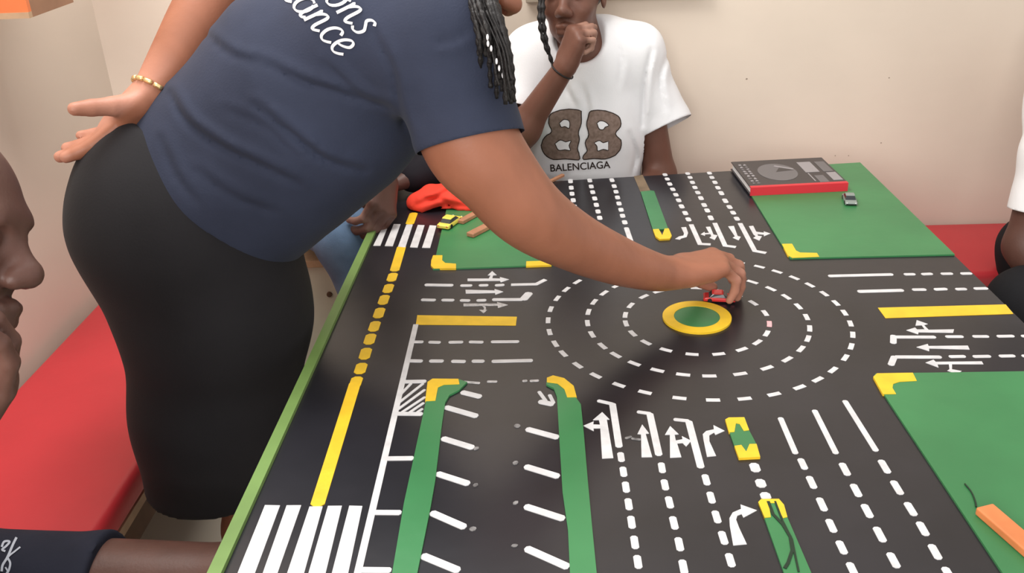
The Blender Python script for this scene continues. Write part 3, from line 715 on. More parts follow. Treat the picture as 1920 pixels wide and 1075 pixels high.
def rot(v, axis, ang):
    axis = unit(axis); c, s = math.cos(ang), math.sin(ang)
    return v*c + np.cross(axis, v)*s + axis*np.dot(axis, v)*(1-c)
def hand(B, w, d, n, side, size=1.0, curl=((20, 25, 15),)*4, spread=6, thumb=(40, 20, 15, 25), k=0.009, fat=1.0):
    """w wrist, d towards the fingers, n out of the palm; side=+1 when the thumb lies on cross(d, n)'s side.
    curl: (knuckle, middle, end) bends in degrees, index to little; thumb: (out, towards palm, bend1, bend2)"""
    d = unit(d); n = unit(n - d*np.dot(n, d)); t = unit(np.cross(d, n))*side     # t points to the thumb side
    s = size
    info = {'tips': [], 'palm': w + d*0.05*s + n*0.012*s}
    # palm
    for o, l, r in ((0.026, 0.083, 0.0125), (0.009, 0.086, 0.0125), (-0.010, 0.081, 0.0122), (-0.028, 0.073, 0.0115)):
        B.cone(w + t*o*0.55*s, w + d*l*s + t*o*s, 0.0155*s, r*s, k=0.016*s)
    B.cone(w + d*0.02*s + t*0.02*s + n*0.006*s, w + d*0.05*s + t*0.030*s + n*0.008*s, 0.016*s, 0.014*s, k=0.014*s)
    B.cone(w + d*0.02*s - t*0.018*s + n*0.006*s, w + d*0.055*s - t*0.024*s + n*0.006*s, 0.014*s, 0.012*s, k=0.014*s)
    lens = ((0.043, 0.026, 0.021), (0.048, 0.030, 0.022), (0.045, 0.027, 0.021), (0.036, 0.021, 0.019))
    base = ((0.027, 0.085), (0.009, 0.089), (-0.010, 0.084), (-0.028, 0.075))
    if len(curl) == 1: curl = curl*4
    for i in range(4):
        o, l = base[i]; p = w + t*o*s + d*l*s
        sp = math.radians(spread*(1.5-i)/1.5)
        dd = rot(d, n, sp*(1 if np.dot(np.cross(n, d), t) > 0 else -1))
        axis = np.cross(dd, n)                       # bend towards n
        r0 = (0.0098, 0.0100, 0.0094, 0.0082)[i]*s*fat
        a = 0
        for j in range(3):
            a += math.radians(curl[i][j])
            q = p + rot(dd, axis, a)*lens[i][j]*s
            B.cone(p, q, r0*(1-0.08*j), r0*(0.94-0.09*j), k=0.004*s if j == 0 else 0.003*s)
            p = q
        info['tips'].append(p)
    # thumb leaves the side of the palm near its base
    to, tn, b1, b2 = [math.radians(x) for x in thumb]
    p = w + d*0.022*s + t*0.022*s + n*0.004*s
    td = unit(d*math.cos(to) + t*math.sin(to)); td = unit(td*math.cos(tn) + n*math.sin(tn))
    q = p + td*0.046*s; B.cone(p, q, 0.0165*s*fat, 0.0118*s*fat, k=0.014*s)
    ax_ = unit(np.cross(td, unit(d*0.9 + n*0.5 - t*0.4)))
    td = rot(td, ax_, b1); p = q; q = p + td*0.034*s; B.cone(p, q, 0.0115*s*fat, 0.0102*s*fat, k=0.004*s)
    td = rot(td, ax_, b2); p = q; q = p + td*0.026*s; B.cone(p, q, 0.0104*s*fat, 0.0082*s*fat, k=0.003*s)
    info['tips'].append(q); info['n'] = n; info['d'] = d; info['t'] = t
    return info
def head(B, c, f, u, s=1.0, k=0.012, nose=1.0, lips=1.0):
    """c middle of the head, f where the face looks, u up through the crown; height about 0.235*s"""
    f = unit(f); u = unit(u - f*np.dot(u, f)); r = np.cross(f, u)
    g = lambda x, y, z: c + (f*x + r*y + u*z)*s
    B.ell(g(-0.012, 0, 0.030), V3(0.098, 0.076, 0.088)*s, (f, r, u), k=0.02*s)            # skull
    B.ell(g(0.032, 0, -0.020), V3(0.058, 0.060, 0.080)*s, (f, r, u), k=0.03*s)            # face
    B.ell(g(0.030, 0, -0.078), V3(0.050, 0.050, 0.036)*s, (f, r, u), k=0.03*s)            # jaw
    B.ell(g(0.066, 0, -0.100), V3(0.020, 0.024, 0.017)*s, (f, r, u), k=0.018*s)           # chin
    B.cone(g(0.077, -0.030, 0.021), g(0.077, 0.030, 0.021), 0.012*s, 0.012*s, k=0.02*s)   # brow
    for sd in (-1, 1):
        B.ball(g(0.090, sd*0.031, 0.003), 0.0125*s, k=0.008*s, sub=True)                  # socket
        B.ell(g(0.074, sd*0.031, 0.003), V3(0.0135, 0.0145, 0.0115)*s, (f, r, u), k=0.004*s)   # eyelid over the ball
        B.ell(g(0.058, sd*0.040, -0.030), V3(0.024, 0.022, 0.020)*s, (f, r, u), k=0.02*s) # cheek
        B.ell(g(-0.012, sd*0.078, -0.006), V3(0.018, 0.007, 0.030)*s, (f, r, u), k=0.006*s)    # ear
        B.ell(g(-0.006, sd*0.083, -0.004), V3(0.009, 0.004, 0.015)*s, (f, r, u), k=0.004*s, sub=True)
        B.ball(g(0.098, sd*0.0135*nose, -0.036), 0.0105*s*nose, k=0.008*s)                # nostril wing
    B.cone(g(0.085, 0, 0.006), g(0.105, 0, -0.026), 0.0085*s, 0.0125*s*nose, k=0.014*s)   # nose
    B.ball(g(0.108, 0, -0.030), 0.0125*s*nose, k=0.008*s)
    B.cone(g(0.089, -0.018, -0.068), g(0.089, 0.018, -0.068), 0.0078*s*lips, 0.0078*s*lips, k=0.005*s)
    B.ball(g(0.093, 0, -0.066), 0.009*s*lips, k=0.006*s)
    B.cone(g(0.086, -0.016, -0.082), g(0.086, 0.016, -0.082), 0.0088*s*lips, 0.0088*s*lips, k=0.005*s)
    B.ball(g(0.089, 0, -0.082), 0.009*s*lips, k=0.006*s)
    return g
def leg(B, hip, kn, an, toe, r=(0.085, 0.058, 0.052, 0.034)):
    hip, kn, an = [np.asarray(x, float) for x in (hip, kn, an)]
    B.cone(hip, kn, r[0], r[1], k=0.04); mid = kn + (an-kn)*0.32
    B.cone(kn, mid, r[1]*0.92, r[2], k=0.03); B.cone(mid, an, r[2], r[3], k=0.03)
    toe = unit(toe); f0 = V3(an[0], an[1], 0.042)
    B.cone(an, f0, r[3], 0.036, k=0.02); B.cone(f0 - toe*0.035 - V3(0, 0, 0.008), f0 + toe*0.10 - V3(0, 0, 0.012), 0.033, 0.028, k=0.02)
    B.cone(f0 + toe*0.10 - V3(0, 0, 0.012), f0 + toe*0.155 - V3(0, 0, 0.022), 0.027, 0.019, k=0.02)
def arm(B, sh, el, wr, r=(0.055, 0.043, 0.042, 0.027)):
    sh, el, wr = [np.asarray(x, float) for x in (sh, el, wr)]
    B.cone(sh, el, r[0], r[1], k=0.03); mid = el + (wr-el)*0.3
    B.cone(el, mid, r[1]*0.95, r[2], k=0.03); B.cone(mid, wr, r[2], r[3], k=0.03)
def folds(seed, amp=0.0035, scale=18.0, n=5, dirs=None):
    rg = np.random.RandomState(seed); W = []
    for i in range(n):
        d = unit(rg.randn(3) if dirs is None else np.asarray(dirs[i % len(dirs)]) + 0.35*rg.randn(3))
        W.append((d*scale*(0.6+rg.rand()*1.2), rg.rand()*6.28, unit(rg.randn(3))*scale*0.35, rg.rand()*6.28))
    def fn(P):
        s = np.zeros(len(P))
        for d, ph, e, ph2 in W: s += np.sin(P @ d + ph + 1.3*np.sin(P @ e + ph2))
        return amp*s/len(W)
    return fn
def tess(outline, cuts=2, holes=()):
    """triangulated outline, cut finely enough to follow a curved cloth"""
    import bmesh
    bm = bmesh.new()
    vs = [bm.verts.new((p[0], p[1], 0)) for p in outline]
    bm.faces.new(vs)
    bmesh.ops.triangulate(bm, faces=bm.faces[:])
    for _ in range(cuts): bmesh.ops.subdivide_edges(bm, edges=bm.edges[:], cuts=1, use_grid_fill=True)
    bmesh.ops.triangulate(bm, faces=bm.faces[:])
    bm.verts.index_update()
    r = ([(v.co.x, v.co.y) for v in bm.verts], [tuple(v.index for v in f.verts) for f in bm.faces])
    bm.free()
    return r
def print_on(name, surf, strokes=(), fills=(), material=None, lift=0.002):
    """a print lying on the cloth: 2-D strokes (points, widths) and filled outlines surveyed on the picture, dropped onto the cloth's surface"""
    me = surf.data
    bv = BVHTree.FromPolygons([tuple(v.co) for v in me.vertices], [tuple(p.vertices) for p in me.polygons])
    org = Vector(CAM); last = [None]
    def drop(p):
        d = Vector(unit(at(p[0], p[1], 1.0) - CAM))
        h = bv.ray_cast(org, d)
        t = h[3] if h[0] is not None else last[0]
        last[0] = t
        return org + d*((t or 2.0) - lift)
    V, F = [], []
    for pts, wd in strokes:
        P = [np.array(p, float) for p in pts]; n = len(P); b0 = len(V)
        for i in range(n):
            d = unit(P[min(i+1, n-1)] - P[max(i-1, 0)]); m = np.array([-d[1], d[0]])
            ww = wd[i] if hasattr(wd, '__len__') else wd
            V.append(drop(P[i] + m*ww/2)); V.append(drop(P[i] - m*ww/2))
        for i in range(n-1): F.append((b0+2*i, b0+2*i+2, b0+2*i+3, b0+2*i+1))
    for tv, tf in fills:
        b0 = len(V)
        for p in tv: V.append(drop(p))
        F += [tuple(b0+i for i in q) for q in tf]
    o = mesh_obj(name, V, F, material)
    o.parent = surf
    return o
# ------------------------------------------------------------------ the standing person reaching over the table
SK1 = skin_mat('warm_brown_skin', (0.29, 0.112, 0.064), (0.47, 0.22, 0.155))
M_navy = mat('navy_shirt_cloth', (0.030, 0.036, 0.062), 0.85, 0.2, var=0.12, vscale=9, bump=0.10, bscale=300, sheen=0.04)
M_skirt = mat('black_skirt_cloth', (0.012, 0.011, 0.013), 0.8, 0.25, var=0.15, vscale=6, bump=0.06, bscale=260, sheen=0.03)
M_hair = mat('black_hair', (0.012, 0.010, 0.010), 0.55, 0.4, bump=0.3, bscale=160)
M_print = mat('white_shirt_print', (0.72, 0.70, 0.72), 0.6, 0.3)
M_gold = mat('gold_bracelet', (0.85, 0.62, 0.30), 0.3, 0.5, metal=0.85)

w1 = empty('person', (-0.68, 1.55, 0))
tag(w1, 'standing person in navy T-shirt and black skirt reaching over the table', 'person')
shR, elR, wrR = at(825, 85, 1.40), at(978, 400, 1.37), at(1268, 511, 1.53)
shL, elL, wrL = at(600, -110, 1.72), at(418, -40, 1.68), at(287, 178, 1.53)

# right arm and hand (closing on the toy car)
B = Body(k=0.03)
ARM = [(shR, 0.074), (at(878, 255, 1.375), 0.074), (at(928, 326, 1.365), 0.064), (at(990, 398, 1.37), 0.0575), (at(1068, 449, 1.41), 0.049), (at(1155, 488, 1.465), 0.0415), (at(1232, 511, 1.51), 0.0325), (wrR, 0.027)]
B.limb([q[0] for q in ARM], [q[1] for q in ARM])
ku = at(1352, 489, 1.565)
hd = unit(ku - wrR); hn = unit(-EY*0.80 + EZ*0.45 - hd*0.1)
hi = hand(B, wrR, hd, hn, 1, 1.06, fat=1.12, curl=((30, 40, 18), (34, 42, 20), (40, 44, 22), (48, 46, 24)), spread=5, thumb=(26, 46, 10, 22))
armR = B.mesh(0.0031, smooth=2)
tipsR = hi['tips']
# left arm, hand open on the small of the back
B = Body(k=0.03)
B.cone(shL, elL, 0.058, 0.047, k=0.04)
m1 = elL + (wrL-elL)*0.3
B.limb([elL, m1, (m1+wrL)/2, wrL], [0.048, 0.050, 0.042, 0.033])
fd = unit(at(200, 252, 1.505) - wrL)
ln = unit(-EX*0.62 + EY*0.64 - EZ*0.46)
hl = hand(B, wrL, fd, ln, -1, 0.99, fat=1.36, curl=((4, 10, 6), (4, 13, 8), (5, 15, 9), (6, 18, 10)), spread=0.5, thumb=(40, 36, 4, 0))
B.limb([wrL, at(240, 222, 1.515), at(205, 258, 1.505)], [0.030, 0.026, 0.019], k=0.012)
armL = B.mesh(0.0031, smooth=2)
# trunk, neck, head, legs
B = Body(k=0.06)
pelv, waist, chest = at(360, 420, 1.56), at(450, 310, 1.56), at(610, 165, 1.56)
B.chain([pelv, waist, chest], [0.125, 0.115, 0.140], k=0.08)
nk = at(760, -10, 1.55)
B.cone(chest, nk, 0.13, 0.07, k=0.06)
B.cone(shR, shL, 0.055, 0.055, k=0.05)
hc = at(868, -66, 1.56)
B.cone(nk, hc, 0.055, 0.05, k=0.03)
leg(B, (-0.64, 1.46, 0.84), (-0.60, 1.44, 0.46), (-0.635, 1.43, 0.09), (1, -0.1, 0), r=(0.09, 0.06, 0.056, 0.036))
leg(B, (-0.64, 1.66, 0.84), (-0.60, 1.62, 0.46), (-0.655, 1.63, 0.09), (1, 0.1, 0), r=(0.09, 0.06, 0.056, 0.036))
trunk = B.mesh(0.0085, smooth=2)
B = Body(k=0.012)
head(B, hc, unit(EX*0.88 - EY*0.42 - EZ*0.18), unit(EY*0.85 + EX*0.45 + EZ*0.1), 0.98)
hd1 = B.mesh(0.0036, smooth=1)
def tone1(P):
    t = np.zeros(len(P))
    for h in (hl, hi):
        base = h['palm']
        rel = P - base
        facing = np.clip((rel @ h['n'])/0.012 + 0.35, 0, 1)
        t = np.maximum(t, facing*np.clip(1.5 - np.linalg.norm(rel, axis=1)/0.085, 0, 1))
        for q in h['tips']: t = np.maximum(t, 0.7*blob(P, q + h['n']*0.004, 0.012))
    return t
skin_obj('body', [trunk, armR, armL, hd1], SK1, w1, tone1)

# shirt
B = Body(k=0.06)
ax_t = unit(chest - waist)
B.cone(at(352, 400, 1.57), at(440, 312, 1.56), 0.158, 0.150, k=0.09)
B.cone(at(440, 312, 1.56), at(600, 170, 1.555), 0.150, 0.168, k=0.09)
B.cone(at(430, 385, 1.53), at(520, 320, 1.53), 0.120, 0.110, k=0.09)        # front of the waist
B.cone(at(600, 168, 1.555), at(730, 50, 1.55), 0.168, 0.120, k=0.09)
B.cone(at(560, 262, 1.53), at(650, 215, 1.52), 0.085, 0.080, k=0.09)       # front of the chest
B.cone(at(700, 55, 1.45), shR, 0.105, 0.092, k=0.06)
sle = at(880, 258, 1.375)
B.cone(shR, sle, 0.086, 0.077, k=0.05)
B.cone(sle, sle + (sle-shR)*0.35, 0.077, 0.077, k=0.03)
B.cone(at(720, 30, 1.58), shL, 0.10, 0.075, k=0.06)
B.cone(shL, shL + (elL-shL)*0.6, 0.07, 0.068, k=0.05)
sd = unit(sle - shR)
# hem and sleeve ends
arm_end = sle
B2 = Body(); B2.p = B.p
hem_pt = at(380, 400, 1.40)
hem_n = unit(-EX*0.56 - EY*0.78 - EZ*0.0)
sl_n = unit(EX*0.22 - EY*0.97 + EZ*0.05)
fl0 = folds(3, 0.0035, 24, 6, dirs=[(-0.3, 0.2, 1), (0.2, 0.3, 1), (-0.5, 0, 1)])
def creases(lines, amp=0.006, wpx=6.0):
    """fold lines surveyed on the picture, pressed into the cloth on the side they are seen on"""
    segs = []
    for L, a in lines:
        Q = smooth_path([np.array(q, float) for q in L], 6)
        segs.append((np.array(Q), a))
    def fn(P):
        R = P - CAM; z = R @ EZ
        X = np.stack([960 + FPX*(R @ EX)/z, 537.5 - FPX*(R @ EY)/z], 1)
        s = np.zeros(len(P))
        for Q, a in segs:
            d = np.full(len(P), 1e9); tt = np.zeros(len(P)); sg = np.zeros(len(P)); n = len(Q)-1
            for i in range(n):
                e = Q[i+1]-Q[i]; h = np.clip(((X - Q[i]) @ e)/(e @ e), 0, 1); v = X - Q[i] - h[:, None]*e; dd = np.linalg.norm(v, axis=1)
                m = dd < d; d[m] = dd[m]; tt[m] = ((i + h)/n)[m]; sg[m] = np.sign(e[0]*v[:, 1] - e[1]*v[:, 0])[m]
            fade = np.sin(np.pi*np.clip(tt*0.9 + 0.05, 0, 1))**0.6
            s += a*fade*(np.exp(-(d/wpx)**2) - 0.75*np.exp(-((d - 2.4*wpx)/(1.6*wpx))**2)*(sg < 0))
        return amp*s
    return fn
cr1 = creases([([(480, 110), (560, 150), (640, 176), (735, 203)], 1.0), ([(478, 198), (545, 250), (612, 300), (685, 322)], 1.5), ([(318, 175), (352, 230), (419, 278), (480, 306), (560, 345)], 1.4),
               ([(610, 120), (650, 160), (682, 184)], 0.8), ([(380, 60), (430, 100), (480, 118)], 0.8), ([(300, 260), (330, 330), (370, 380)], 0.7), ([(700, 60), (735, 130), (748, 200), (770, 262)], 1.0),
               ([(880, 60), (850, 75), (815, 80)], 0.8), ([(420, 205), (500, 240), (560, 300)], 0.6), ([(370, 320), (440, 370), (520, 400)], 0.7)])
fl = lambda P: fl0(P) + cr1(P)
B.cut(at(345, 408, 1.40), hem_n)
sv, sf = B.mesh(0.0055, wrinkle=fl, smooth=2)
# sleeve end: leave out what lies past the cuff
def trim(v, f, pt, n, keep=None):
    s = (v - pt) @ unit(n)
    if keep is not None: s = np.where(keep(v), -1.0, s)
    v = v.copy(); m = (s > 0) & (s < 0.012); v[m] -= s[m, None]*unit(n)
    bad = s > 0.012
    return v, f[~bad[f].any(1)]
sv, sf = trim(sv, sf, at(880, 256, 1.30), sl_n, lambda v: np.linalg.norm(v - shR - ((v - shR) @ sd)[:, None]*sd, axis=1) > 0.115)
shirt = skin_obj('shirt', [(sv, sf)], M_navy, w1)
# hem band of the sleeve
# skirt
B = Body(k=0.08)
B.cone(at(340, 345, 1.56), at(337, 420, 1.56), 0.158, 0.172, k=0.08)
B.cone(at(337, 415, 1.56), at(405, 605, 1.53), 0.172, 0.156, k=0.06)
B.ball(at(297, 402, 1.49), 0.126, k=0.06); B.ball(at(300, 402, 1.64), 0.126, k=0.06)
B.cone(at(392, 470, 1.50), at(420, 560, 1.50), 0.135, 0.14, k=0.09)
B.cone(at(405, 605, 1.53), at(410, 770, 1.50), 0.156, 0.150, k=0.05)
B.cone(at(408, 770, 1.50), at(415, 960, 1.47), 0.150, 0.136, k=0.05)
hemz = at(395, 966, 1.36)[2]
B.cut((0, 0, hemz), (0.0, 0, -1))
B.cut(at(345, 285, 1.4), unit(EX*0.45 + EY*0.85))
kv = B.mesh(0.0065, wrinkle=folds(8, 0.004, 11, 5, dirs=[(1, 0.3, 0.2), (0.3, 1, 0.2)]), smooth=2)
skin_obj('skirt', [kv], M_skirt, w1)
# bracelet of flat links
bc = wrL + (elL-wrL)*0.03; bd = unit(elL - wrL)
e1 = unit(np.cross(bd, EZ)); e2 = np.cross(bd, e1)
for i in range(14):
    a0 = 2*math.pi*i/14; a1 = a0 + 2*math.pi/14*0.82
    pts = [bc + (e1*math.cos(a) + e2*math.sin(a))*0.0385 for a in np.linspace(a0, a1, 4)]
    v, f = tube_geo(pts, 0.0042, 6)
    adopt(mesh_obj('bracelet_link', v, f, M_gold, smooth=True), w1)
# braids
rg = random.Random(11)
def braid(name, pts, r, m, parent, beads=0.0):
    P = smooth_path(pts, 14); L = 0; rad = []
    for i in range(len(P)):
        if i: L += np.linalg.norm(P[i]-P[i-1])
        rad.append(r*(0.85 + 0.25*math.sin(L/r*1.9))*(1 - 0.35*i/len(P)))
    v, f = tube_geo(P, rad, 7)
    return adopt(mesh_obj(name, v, f, m, smooth=True), parent)
B = Body(k=0.02)
B.ell(hc + EY*0.055*0.9 - EX*0.03, V3(0.115, 0.092, 0.085), (unit(EX*0.88-EY*0.42), EZ, unit(EY*0.88+EX*0.42)))
skin_obj('hair', [B.mesh(0.007)], M_hair, w1)
for i in range(20):
    t = i/19
    x0 = 870 + 40*t; x1 = 898 + 62*t + rg.uniform(-6, 6); y1 = 130 + 60*t + rg.uniform(-40, 20)
    yy = 1.325 + 0.025*rg.random()
    if i % 5 == 4: x1 = 955 + rg.uniform(0, 12); y1 = 190
    braid('braid', [at(x0, -60, 1.42), at(x0+10+10*t, 0, yy+0.005), at((x0+x1)/2+12+8*t, y1*0.55, yy-0.03), at(x1, y1, yy-0.02)], 0.0052, M_hair, w1)
for dx, ey_ in ((0, 196), (7, 172), (-14, 160), (13, 150)):
    v, f = tube_geo(smooth_path([at(905+dx, 20, 1.31), at(935+dx, 90, 1.29), at(944+dx, 140, 1.285), at(950+dx, ey_, 1.285)], 6), 0.0016, 5)
    adopt(mesh_obj('braid', v, f, M_hair, smooth=True), w1)
for (x, y) in ((914, 70), (915, 82), (921, 91), (931, 115), (936, 128), (943, 141)):
    c = at(x, y, 1.288)
    v, f = tube_geo([c - EY*0.004, c - EY*0.0013, c + EY*0.0013, c + EY*0.004], [0.0010, 0.0019, 0.0019, 0.0010], 7)
    adopt(mesh_obj('hair_bead', v, f, M_print, smooth=True), w1)
# lettering on the back of the shirt: ...ons / ...ance, slanted script
def arcp(cx, cy, rx, ry, a0, a1, n=12): return [(cx + rx*math.cos(math.radians(a0+(a1-a0)*i/n)), cy + ry*math.sin(math.radians(a0+(a1-a0)*i/n))) for i in range(n+1)]
def slant(p, x): return [(x + q[0] + 0.28*q[1], q[1]) for q in p]
G_ = {
 'a': (0.78, [arcp(0.36, 0.42, 0.28, 0.40, 60, 400, 18), [(0.62, 0.82), (0.60, 0.4), (0.62, 0.1), (0.72, 0.0), (0.85, 0.12)]]),
 'n': (0.86, [[(0.10, 0.80), (0.16, 0.70), (0.14, 0.0)], [(0.14, 0.45), (0.28, 0.72), (0.44, 0.82), (0.54, 0.70), (0.54, 0.2), (0.62, 0.0), (0.72, 0.04), (0.86, 0.16)]]),
 'c': (0.66, [[(0.58, 0.66), (0.50, 0.80), (0.36, 0.84), (0.18, 0.70), (0.10, 0.42), (0.18, 0.12), (0.36, 0.0), (0.52, 0.06), (0.66, 0.18)]]),
 'e': (0.66, [[(0.12, 0.36), (0.34, 0.42), (0.54, 0.58), (0.50, 0.78), (0.34, 0.84), (0.16, 0.66), (0.10, 0.38), (0.18, 0.10), (0.36, 0.0), (0.54, 0.08), (0.68, 0.22)]]),
 'o': (0.74, [arcp(0.36, 0.42, 0.28, 0.42, 90, 450, 20), [(0.40, 0.80), (0.58, 0.70), (0.74, 0.74)]]),
 's': (0.62, [[(0.54, 0.72), (0.42, 0.84), (0.26, 0.80), (0.20, 0.64), (0.36, 0.46), (0.50, 0.28), (0.44, 0.06), (0.24, 0.0), (0.08, 0.10)]]),
 'l': (0.42, [[(0.10, 0.30), (0.30, 0.90), (0.34, 1.40), (0.22, 1.45), (0.16, 1.0), (0.14, 0.2), (0.24, 0.0), (0.42, 0.14)]]),
 'i': (0.40, [[(0.12, 0.80), (0.12, 0.2), (0.20, 0.0), (0.40, 0.14)]]),
}
def word(w, size):
    x = 0; out = []
    for ch in w:
        adv, sts = G_[ch]
        for s in sts:
            P = [np.array(q) for q in slant(s, x)]
            P = smooth_path(P, 4) if len(P) < 14 else P
            n = len(P); wd = []
            for i in range(n):
                d = P[min(i+1, n-1)] - P[max(i-1, 0)]
                wd.append((0.07 + 0.07*abs(d[1])/(np.linalg.norm(d)+1e-6))*size)
            out.append(([q*size for q in P], wd))
        x += adv
    return out, x*size
def lay_word(w, size, end, ang):
    """word of script ending at the picture point end, baseline turned by ang"""
    st, L = word(w, size); c, s = math.cos(ang), math.sin(ang)
    return [([(end[0] + (q[0]-L)*c + q[1]*s, end[1] + (q[0]-L)*s - q[1]*c) for q in P], wd) for P, wd in st]
print_on('back_lettering', shirt, lay_word('ons', 46, (674, 68), math.radians(46)) + lay_word('iance', 46, (634, 106), math.radians(47)), (), M_print, 0.0025)
# ------------------------------------------------------------------ the person in the white T-shirt behind the far edge
SK2 = skin_mat('dark_brown_skin', (0.145, 0.062, 0.042), (0.42, 0.24, 0.18))
SK3 = skin_mat('deep_brown_skin', (0.095, 0.043, 0.032), (0.38, 0.22, 0.18))
M_tee = mat('white_tshirt_cloth', (0.80, 0.795, 0.81), 0.9, 0.15, var=0.03, vscale=6, bump=0.08, bscale=300, sheen=0.04)
M_black = mat('black_trouser_cloth', (0.012, 0.012, 0.014), 0.85, 0.2, var=0.15, vscale=8, bump=0.06, bscale=250)
M_shoe = mat('dark_shoe_leather', (0.02, 0.017, 0.016), 0.4, 0.4)
p2 = empty('person', (0.13, 2.48, 0))
tag(p2, 'seated person in white printed T-shirt resting a fist against the mouth behind the table', 'person')
c2 = at(1098, 190, 2.47); n2 = at(1092, 78, 2.475)
s2l, s2r = at(990, 110, 2.46), at(1195, 108, 2.48)            # picture left / right shoulder
e2l, h2l = at(950, 288, 2.33), at(1060, 124, 2.285)
e2r = at(1238, 330, 2.47)
hd2 = at(1074, -8, 2.43)
B = Body(k=0.014)
head(B, hd2, unit(-EZ*0.88 - EX*0.30 - EY*0.35), unit(EY*0.92 - EX*0.05 - EZ*0.33), 0.97)
B.ell(at(1090, 98, 2.445), V3(0.075, 0.06, 0.06), k=0.03)
B.cone(n2 - EY*0.02, hd2 - EY*0.03 + EZ*0.02, 0.056, 0.052, k=0.02)
head2 = B.mesh(0.0034)
B = Body(k=0.025)
arm(B, s2l - EX*0.01, e2l, h2l, (0.048, 0.042, 0.040, 0.026))
hh2 = hand(B, h2l, unit(at(1084, 50, 2.285) - h2l), unit(EX*0.80 + EZ*0.5), 1, 0.98, curl=((68, 88, 50), (72, 90, 50), (76, 92, 52), (80, 92, 55)), spread=2, thumb=(24, 40, 20, 30))
arm2 = B.mesh(0.0032, smooth=1)
B = Body(k=0.05)
pv2 = V3(c2[0], 2.475, 0.56)
B.cone(pv2, c2, 0.115, 0.12, k=0.06, flat=((0, 1, 0), 0.8)); B.cone(c2, n2, 0.12, 0.06, k=0.06, flat=((0, 1, 0), 0.85))
B.cone(s2l, s2r, 0.048, 0.048, k=0.04)
w2r = V3(e2r[0]-0.10, 2.25, 0.63)
arm(B, s2r, e2r, w2r, (0.047, 0.041, 0.039, 0.026))
hand(B, w2r, V3(-0.5, -0.8, -0.15), V3(0, 0, -1), -1, 0.98, curl=((15, 20, 12),)*4)
leg(B, (c2[0]-0.09, 2.44, 0.535), (c2[0]-0.12, 2.02, 0.52), (c2[0]-0.12, 2.03, 0.09), (0, -1, 0), r=(0.07, 0.055, 0.048, 0.034))
leg(B, (c2[0]+0.09, 2.44, 0.535), (c2[0]+0.12, 2.02, 0.52), (c2[0]+0.12, 2.05, 0.09), (0, -1, 0), r=(0.07, 0.055, 0.048, 0.034))
tr2 = B.mesh(0.0065)
def palm_tone(*hs):
    def fn(P):
        t = np.zeros(len(P))
        for h in hs:
            rel = P - h['palm']
            t = np.maximum(t, np.clip((rel @ h['n'])/0.012 + 0.1, 0, 1)*np.clip(1.4 - np.linalg.norm(rel, axis=1)/0.07, 0, 1))
            for q in h['tips']: t = np.maximum(t, 0.5*blob(P, q + h['n']*0.005, 0.011))
        return t
    return fn
skin_obj('body', [head2, arm2, tr2], SK2, p2, palm_tone(hh2))
# white T-shirt
B = Body(k=0.05)
B.cone(V3(c2[0]+0.006, 2.475, 0.60), c2 - V3(0, 0, 0.05), 0.150, 0.146, k=0.06, flat=((0, 1, 0), 0.74))
B.cone(c2 - V3(0, 0, 0.05), c2 + V3(0, 0, 0.05), 0.146, 0.138, k=0.06, flat=((0, 1, 0), 0.8))
B.cone(at(1000, 102, 2.465), at(1192, 98, 2.48), 0.070, 0.070, k=0.06)
B.cone(at(1050, 82, 2.475), at(1130, 80, 2.48), 0.062, 0.062, k=0.05)
sr = at(1248, 236, 2.47)
B.cone(at(1195, 100, 2.48), sr, 0.060, 0.068, k=0.045); B.cone(sr, sr + (sr - at(1195, 100, 2.48))*0.2, 0.068, 0.068, k=0.02)
sl2 = s2l + (e2l - s2l)*0.55
B.cone(at(1000, 100, 2.46), sl2, 0.060, 0.066, k=0.045); B.cone(sl2, sl2 + (e2l-s2l)*0.12, 0.066, 0.066, k=0.02)
B.cone(at(1086, 68, 2.39), at(1092, 10, 2.42), 0.066, 0.066, k=0.008, sub=True)       # neck opening
cr2 = creases([([(1222, 92), (1210, 150), (1204, 235)], 1.2), ([(1092, 160), (1102, 200), (1098, 240)], 0.6), ([(1058, 150), (1066, 175), (1080, 200)], 0.8), ([(1250, 105), (1238, 150), (1246, 205)], 0.8),
               ([(1180, 250), (1192, 290), (1185, 328)], 0.9), ([(1150, 60), (1165, 110), (1160, 160)], 0.5)], 0.007, 4.0)
f2_ = folds(5, 0.0045, 26, 6, dirs=[(0.6, 0, 1), (-0.6, 0.2, 1), (1, 0, 0.2)])
fv, ff = B.mesh(0.0048, wrinkle=lambda P: f2_(P) + cr2(P), smooth=2)
fv, ff = trim(fv, ff, at(1250, 233, 2.40), unit(EX*0.42 - EY*0.9), lambda v: v[:, 0] < at(1207, 200, 2.47)[0])
fv, ff = trim(fv, ff, sl2, unit(e2l - s2l), lambda v: v[:, 0] > at(985, 200, 2.46)[0])
tee = skin_obj('t_shirt', [(fv, ff)], M_tee, p2)
# collar rib
B = Body(k=0.02)
leg(B, (c2[0]-0.09, 2.44, 0.54), (c2[0]-0.12, 2.02, 0.525), (c2[0]-0.12, 2.03, 0.12), (0, -1, 0), r=(0.085, 0.070, 0.062, 0.05))
leg(B, (c2[0]+0.09, 2.44, 0.54), (c2[0]+0.12, 2.02, 0.525), (c2[0]+0.12, 2.05, 0.12), (0, -1, 0), r=(0.085, 0.070, 0.062, 0.05))
B.cone((c2[0]-0.06, 2.47, 0.55), (c2[0]+0.06, 2.47, 0.55), 0.10, 0.10, k=0.05)
B.cut((0, 0, 0.14), (0, 0, -1))
skin_obj('trousers', [B.mesh(0.009)], M_black, p2)
